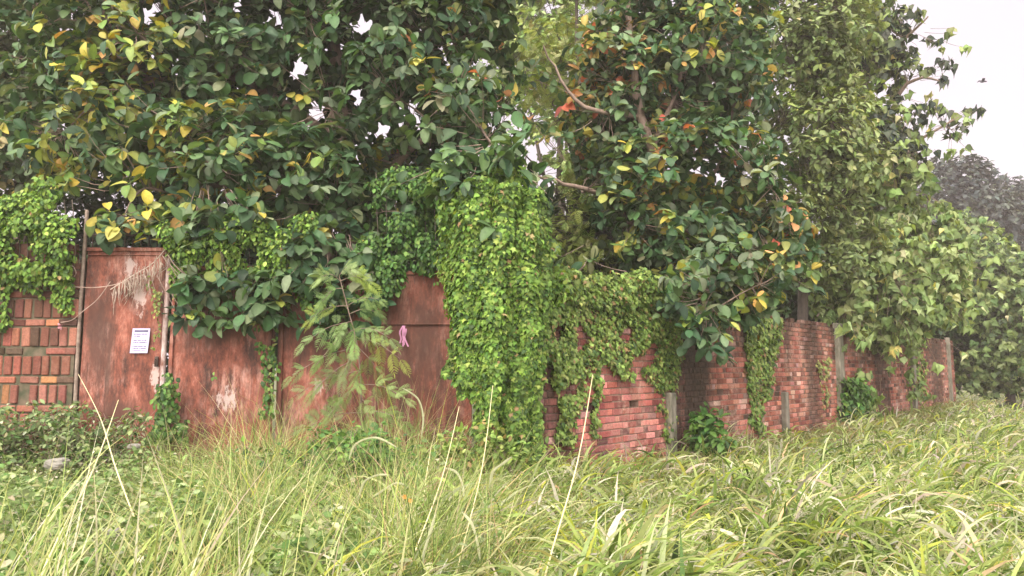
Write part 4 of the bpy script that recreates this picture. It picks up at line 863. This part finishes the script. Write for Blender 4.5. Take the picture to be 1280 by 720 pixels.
# ------------------------------------------------------------------ grass
def blades(mb, base, az, L_, wd, a0, bend, col, segs=5, roll=None, tipc=None):
    n = len(base); t_ = np.linspace(0, 1, segs + 1); ang = a0[:, None] + bend[:, None] * t_[None] ** 1.3
    dl = L_[:, None] / segs; h = np.concatenate([np.zeros((n, 1)), np.cumsum(np.sin((ang[:, 1:] + ang[:, :-1]) / 2) * dl, 1)], 1); v = np.concatenate([np.zeros((n, 1)), np.cumsum(np.cos((ang[:, 1:] + ang[:, :-1]) / 2) * dl, 1)], 1)
    hx, hy = np.cos(az)[:, None], np.sin(az)[:, None]; c = np.stack([base[:, 0:1] + h * hx, base[:, 1:2] + h * hy, np.maximum(base[:, 2:3] + v, .01)], -1)
    T = np.stack([np.sin(ang) * hx, np.sin(ang) * hy, np.cos(ang)], -1); S = np.stack([-hy + 0 * ang, hx + 0 * ang, 0 * ang], -1); Nn = np.cross(T, S)
    if roll is None: roll = rng.normal(0, .7, n)
    ro = roll[:, None] * (1 + .6 * t_[None]); S2 = S * np.cos(ro)[..., None] + Nn * np.sin(ro)[..., None]
    prof = (.55 + .45 * np.sin(np.pi * np.clip(t_ * 1.3, 0, 1))) * (1 - t_ ** 3) + .02; wv = wd[:, None] * prof[None]
    V = np.stack([c - S2 * wv[..., None], c + S2 * wv[..., None]], 2).reshape(n, -1, 3)
    b_ = (np.arange(n) * (segs + 1) * 2)[:, None]; j = np.arange(segs)[None] * 2; F = np.stack([b_ + j, b_ + j + 1, b_ + j + 3, b_ + j + 2], -1).reshape(-1, 4)
    tc_ = col * np.array([1.15, 1.1, 1.0]) if tipc is None else tipc
    C = col[:, None] * (1 - t_)[None, :, None] + tc_[:, None] * t_[None, :, None]; C = np.repeat(C, 2, axis=1)
    mb.add(V.reshape(-1, 3), F, C.reshape(-1, 3))
def scatter(n, pxlo, pxhi, y0, y1, power=1.7, margin=.25, cond=None):
    u = rng.random(n); a_ = 1 - power; Y = (y0 ** a_ + u * (y1 ** a_ - y0 ** a_)) ** (1 / a_); px = rng.uniform(pxlo, pxhi, n); X = (px - 640) / FOC / CP * Y
    lim = np.where(px < 600, GY, np.where(px < 655, 7.7, np.where(px < 1195, wallY(np.clip(px, 655, 1195)), 60))) - margin
    ok = Y < lim
    if cond is not None: ok &= cond(px, X, Y)
    X, Y, px = X[ok], Y[ok], px[ok]; return np.stack([X, Y, np.array([gh(a, b) for a, b in zip(X, Y)])], 1), px
GB = [(3, (.205, .29, .08)), (3, (.29, .365, .13)), (2.5, (.39, .44, .24)), (2.2, (.44, .43, .36)), (1.8, (.095, .155, .035)), (1, (.37, .42, .07)), (.4, (.48, .36, .22))]
# broad leaved grass, right and centre
gb = MB(); b0, px = scatter(15500, 330, 1420, 3.0, 45, 2.0, .3, lambda px, X, Y: rng.random(len(px)) < np.clip((px - 360) / 170, 0, 1) + .25 * (Y < 5))
nt_ = len(b0); rp = rng.integers(4, 10, nt_); tuft = np.repeat(np.arange(nt_), rp); b0 = b0[tuft]; sp_ = .035 + .012 * b0[:, 1:2]
b0 = b0 + rng.normal(0, 1, (len(b0), 3)) * np.concatenate([sp_, sp_, sp_ * 0], 1); tcol = palette(nt_, [(1, (1, 1, 1))], .14)[tuft] * np.array([[1, 1, 1]])
n = len(b0); clump = np.array([mnoise.noise((a * 1.1, b * 1.1, 5)) for a, b in b0[:, :2]]); b0[:, 2] += rng.uniform(0, .3, n) * (1 + clump)
near = np.clip((b0[:, 1] - 6) / 14, 0, 1)
az = rng.normal(-.9 + .7 * near, 1.5, n) + clump * 1.6; L_ = rng.uniform(.16, .46, n) * (1 + .25 * clump)
blades(gb, b0, az, L_, np.where(rng.random(n) < .3, rng.uniform(.010, .018, n), rng.uniform(.003, .010, n)) * (1 + near * .6), rng.uniform(.1, 1.0, n), rng.uniform(.7, 2.4, n), np.clip(palette(n, GB, .18) * tcol, 0, .8))
tag(gb.build('broadleaf_grass', M_GRASS), 'dense bright broad-bladed grass bent over across the right foreground', 'grass', kind='stuff')
# fine grass, left and centre
GF = [(3, (.18, .26, .08)), (3, (.27, .34, .13)), (2, (.42, .41, .25)), (1.8, (.1, .16, .045)), (.9, (.44, .33, .22)), (.5, (.37, .42, .09))]
gf = MB(); b1, px = scatter(40000, -120, 720, 3.6, 8.7, 1.3, .12, lambda px, X, Y: rng.random(len(px)) < np.clip((700 - px) / 200, .1, 1) * np.interp(px, [120, 260], [.5, 1]))
n = len(b1); cl = np.array([mnoise.noise((a * 1.3, b * 1.3, 9)) for a, b in b1[:, :2]])
pxx, _ = proj(b1); tall = np.interp(pxx, [-100, 0, 120, 200, 300, 420, 560, 700], [.7, .66, .62, .8, 1.12, 1.1, 1.15, .85])
keepm = cl + .25 * rng.normal(0, 1, n) > -.12; b1, cl, pxx, tall = b1[keepm], cl[keepm], pxx[keepm], tall[keepm]; n = len(b1)
L_ = rng.uniform(.45, 1.0, n) * tall * (1 + .35 * cl) * np.interp(b1[:, 1], [6, 8], [1, 1.3])
blades(gf, b1, rng.uniform(0, 2 * math.pi, n), L_, rng.uniform(.002, .0055, n), rng.uniform(0, .7, n), rng.uniform(.1, 2.2, n), palette(n, GF, .25))
tag(gf.build('fine_grass', M_GRASS), 'thin straw-coloured wild grass growing in front of the rusted gate', 'grass', kind='stuff')
# short fine grass under the brick wall
gs = MB(); s_w = rng.uniform(-.2, WLEN + .3, 17000) ** 1.0; s_w = WLEN * rng.random(17000) ** 1.4; o_w = rng.uniform(.05, 1.1, 17000); bw_ = np.array([W(a, 0, b) for a, b in zip(s_w, o_w)]); n = len(bw_)
blades(gs, bw_, rng.uniform(0, 2 * math.pi, n), rng.uniform(.22, .5, n), rng.uniform(.002, .005, n) * (1 + s_w / 12), rng.uniform(0, .5, n), rng.uniform(.4, 2.0, n), palette(n, [(3, (.17, .2, .07)), (2, (.26, .25, .12)), (2, (.3, .22, .13)), (1, (.1, .14, .05))], .2))
tag(gs.build('short_grass', M_GRASS), 'short brownish grass along the foot of the brick wall', 'grass', kind='stuff')
# tall near blades, left foreground
gt = MB(); b2, px = scatter(1000, -80, 520, 1.9, 4.2, 1.5, .1, lambda px, X, Y: rng.random(len(px)) < np.clip((520 - px) / 300, .15, 1)); n = len(b2)
L_ = rng.uniform(.7, 1.25, n) * np.interp(b2[:, 1], [1.9, 3.5], [.9, 1.05])
blades(gt, b2, rng.normal(.3, 1.3, n), L_, rng.uniform(.003, .009, n), rng.uniform(.02, .65, n), rng.uniform(.05, 1.1, n), palette(n, [(3, (.29, .36, .13)), (2, (.44, .46, .26)), (1.5, (.16, .24, .06)), (1.2, (.48, .46, .37))], .15), 8)
tag(gt.build('tall_grass', M_GRASS), 'tall upright grass blades close to the camera at the lower left', 'grass', kind='stuff')
# small white-flowering weeds
wf = MB(); b3, px = scatter(5200, -100, 260, 4.6, 8.3, 1.2, .3); n = len(b3); hgt_ = rng.uniform(.2, .55, n) * np.interp(b3[:, 1], [5, 8], [.7, 1.05]); b3[:, 2] += hgt_
put_leaves(wf, SMALL, b3, rng.normal(0, 1, (n, 3)) * [1, 1, .4], np.array([0, -.2, 1.]) + rng.normal(0, .3, (n, 3)), rng.uniform(.018, .045, n), palette(n, [(3, (.2, .24, .12)), (2, (.32, .34, .2)), (.8, (.5, .48, .42)), (1, (.12, .16, .06))], .15))
ntw = 900; bb = b3[:ntw]; tubes(wf, np.stack([bb * [1, 1, 0], bb * [1, 1, .5] + rng.normal(0, .02, bb.shape), bb], 1), np.tile([.003, .0025, .0015], (ntw, 1)), 3, (.2, .22, .1))
tag(wf.build('flowering_weeds', M_GRASS), 'low weeds with tiny pale flowers in front of the left brick wall', 'weeds', kind='stuff')

gw = MB(); b4, px = scatter(46000, -140, 640, 3.4, 8.5, 1.4, .15, lambda px, X, Y: rng.random(len(px)) < np.clip((640 - px) / 240, .1, 1)); n = len(b4)
cl = np.array([mnoise.noise((a * 1.7, b * 1.7, 19)) for a, b in b4[:, :2]]); ok = cl > -.25; b4, cl = b4[ok], cl[ok]; n = len(b4); b4[:, 2] += rng.uniform(.05, .55, n) * (1 + .7 * cl)
put_leaves(gw, SMALL, b4, rng.normal(0, 1, (n, 3)) * [1, 1, .5], np.array([0, -.2, 1.]) + rng.normal(0, .35, (n, 3)), rng.uniform(.025, .07, n), palette(n, [(3, (.1, .17, .05)), (3, (.18, .25, .09)), (2, (.27, .32, .16)), (.5, (.4, .4, .26))], .2))
tag(gw.build('ground_weeds', M_GRASS), 'tangle of small-leaved green weeds under the tall grass at the left', 'weeds', kind='stuff')

# individual stalks
def stalk(label, a_, b_, Y0, Y1, r=.005):
    o = MB(); p0 = P(*a_, Y0); p1 = P(*b_, Y1); d = p0 - p1; g0 = p0 + d / abs(d[2]) * p0[2] if d[2] < 0 else p0 * [1, 1, 0]
    p = smooth_path([g0, p0, (p0 + p1) / 2 + [.03, 0, .012], p1], 16); tubes(o, p[None], np.linspace(r * 1.1, r * .3, 16)[None], 6); 
    for k in (5, 9): 
        q = p[k]; tubes(o, [[q - [0, 0, .008], q, q + [0, 0, .008]]], [[r * .7, r * 1.25, r * .7]], 6)
    return tag(o.build('grass_stalk', M_STRAW), label, 'grass stalk', 'bare pale grass stalks')
stalk('bare straw stalk leaning right in front of the vine column, leftmost of the three', (508, 720), (574, 508), 3.6, 4.2)
stalk('bare straw stalk rising before the vine column, middle one of the three', (570, 720), (616, 482), 3.7, 4.3, .005)
stalk('tallest and thickest bare straw stalk, leaning before the ivy-covered brick', (682, 718), (741, 468), 3.4, 4.1, .006)
stalk('long pale stalk leaning far right in front of the rusted door', (60, 700), (148, 500), 3.3, 3.8, .006)
stalk('thin reddish stalk crossing the weeds below the rusted door', (150, 600), (98, 468), 5.0, 6.2, .006)
# withered arching leaves
def arch(label, pts, Y, wd, col, group='pale arching leaves of the tall grass'):
    o = MB(); p = smooth_path([P(a, b, Y + dy) for a, b, dy in pts], 16); wv = .55 * wd * (1 + .25 * np.sin(np.linspace(0, 9, 16))) * np.sin(np.linspace(.1, math.pi * .97, 16)) ** .7
    T = np.gradient(p, axis=0); s = unit(np.cross(T, [0.15, -1, .2])); V = np.concatenate([p - s * wv[:, None], p + [0, -.004, 0], p + s * wv[:, None]])
    F = [[i, i + 1, i + 17, i + 16] for i in range(15)] + [[i + 16, i + 17, i + 33, i + 32] for i in range(15)]; o.add(V, F, col); return tag(o.build('arching_leaf', M_GRASS), label, 'leaf', group)
PAL = (.36, .38, .24)
arch('pale curled leaf arching over the dark bush', [(436, 575, 0), (445, 555, 0), (470, 547, -.05), (497, 560, -.1)], 5.2, .014, PAL)
arch('pale leaf bent like a hook above the grass, left of the leaning stalk', [(448, 625, 0), (455, 603, 0), (472, 594, -.03), (487, 594, -.06)], 4.6, .013, PAL)
arch('broad pale leaf pointing left below the hooked leaf', [(465, 622, 0), (480, 612, 0), (495, 604, 0), (508, 607, 0)], 4.5, .013, PAL)
arch('tall pale leaf curling down in front of the right gate leaf', [(527, 545, 0), (529, 520, 0), (522, 498, 0), (503, 485, -.05)], 5.6, .013, PAL)
arch('pale leaf drooping between the first two leaning stalks', [(556, 585, 0), (570, 590, 0), (578, 605, -.03), (580, 622, -.06)], 4.6, .014, PAL)
arch('wide pale leaf bent sharply right of the middle stalk', [(612, 610, 0), (616, 590, 0), (628, 580, 0), (640, 571, 0)], 4.6, .016, PAL)
arch('long pale leaf hanging to the lower edge under the dark bush', [(545, 640, 0), (538, 665, -.03), (530, 690, -.06), (527, 715, -.08)], 3.6, .014, PAL)
arch('pale leaf hanging beside the middle stalk low in the grass', [(577, 640, 0), (590, 655, -.03), (597, 680, -.05), (600, 700, -.06)], 3.7, .014, PAL)

# rubble stones
for k, (px, py, Y, r, lab) in enumerate(((72, 574, 7.2, .085, 'flat pale stone lying in the weeds near the left wall'), (140, 658, 4.6, .05, 'grey stone half hidden in grass at the lower left'), (168, 553, 7.8, .05, 'small pale stone at the foot of the rusted door'))):
    o = MB(); nu, nv = 16, 10; V = []
    c = P(px, py, Y); zc = max(.08, c[2] - .04)
    for a_ in range(nv + 1):
        for b_ in range(nu):
            th, ph = math.pi * a_ / nv, 2 * math.pi * b_ / nu; d = np.array([math.sin(th) * math.cos(ph), math.sin(th) * math.sin(ph), math.cos(th)]); d = np.sign(d) * np.abs(d) ** .7
            rr = r * (1 + .3 * mnoise.noise(Vector(d * 1.7) + Vector((k * 5, 0, 0)))); V.append(np.array([c[0], Y, zc]) + d * rr * [1.2, .8, .6])
    F = [[a_ * nu + b_, a_ * nu + (b_ + 1) % nu, (a_ + 1) * nu + (b_ + 1) % nu, (a_ + 1) * nu + b_] for a_ in range(nv) for b_ in range(nu)]; o.add(V, F)
    tag(o.build('stone', M_STONE, smooth=False), lab, 'stone', 'stones in the grass')
# little orange wildflowers
om, t, b = new_mat('orange_petal'); b.inputs['Base Color'].default_value = (.75, .3, .04, 1)
for k, (px, py, lab) in enumerate(((506, 621, 'tiny orange wildflower in the grass, the left and higher of two'), (513, 626, 'tiny orange wildflower in the grass, the right and lower of two'))):
    c = P(px, py, 4.6); o = empty('wildflower', (c[0], c[1], 0), lab, 'flower', 'tiny orange wildflowers'); pb_ = MB(); th = np.arange(6) * math.pi / 3
    put_leaves(pb_, SMALL, np.tile(c, (6, 1)), np.stack([np.cos(th), np.full(6, -.3), np.sin(th)], 1), np.tile([0, -1., 0], (6, 1)), np.full(6, .016), np.ones((6, 3))); pb_.build('petals', om, o)
    sb = MB(); tubes(sb, smooth_path([(c[0], c[1], 0), (c[0] + .02, c[1], c[2] * .5), c], 8)[None], np.full((1, 8), .002), 4, (.15, .2, .06)); sb.build('stem', M_GRASS, o)
# bird
bc = P(1229, 102, 30); bo = empty('bird', bc, 'tiny dark bird flying in the white sky right of the tall tree', 'bird'); dm, t, b = new_mat('dark_feather'); b.inputs['Base Color'].default_value = (.04, .035, .05, 1)
bb_ = MB(); p = np.array([bc + [u * .16, 0, .01 * math.sin(u * 3)] for u in np.linspace(-1, 1, 9)]); tubes(bb_, p[None], np.array([[.004, .022, .04, .045, .042, .03, .034, .028, .004]]), 8); bb_.build('body', dm, bo)
for s in (-1, 1):
    wb = MB(); q = [bc + np.array([.05, 0, .03]), bc + np.array([-.07, 0, .03]), bc + np.array([-.1, s * .12, .1]), bc + np.array([-.12, s * .24, .05]), bc + np.array([.02, s * .12, .11])]; q2 = [v - [0, 0, .008] for v in q]
    wb.add(q + q2, [[0, 1, 2, 4], [5, 9, 7, 6]]); wb.l.append(np.array([4, 2, 3, 9, 8, 7]) + wb.n - 10); wb.t.append(np.array([3, 3])); wb.build('wing', dm, bo)

# ------------------------------------------------------------------ humid air
hz = MB(); V, F = box_geo((0, 30, 12), (75, 50, 14)); hz.add(V, F); ho = hz.build('haze', bpy.data.materials.new('humid_air'), None, smooth=False)
hm = ho.data.materials[0]; hm.use_nodes = True; t = hm.node_tree; t.nodes.clear(); o_ = N('ShaderNodeOutputMaterial', t); pv = N('ShaderNodeVolumePrincipled', t)
pv.inputs['Color'].default_value = (.97, .9, .9, 1); pv.inputs['Density'].default_value = .0018; pv.inputs['Anisotropy'].default_value = .2; t.links.new(pv.outputs[0], o_.inputs['Volume'])
tag(ho, kind='stuff', label='thin humid haze filling the air'); SC.cycles.volume_bounces = 1
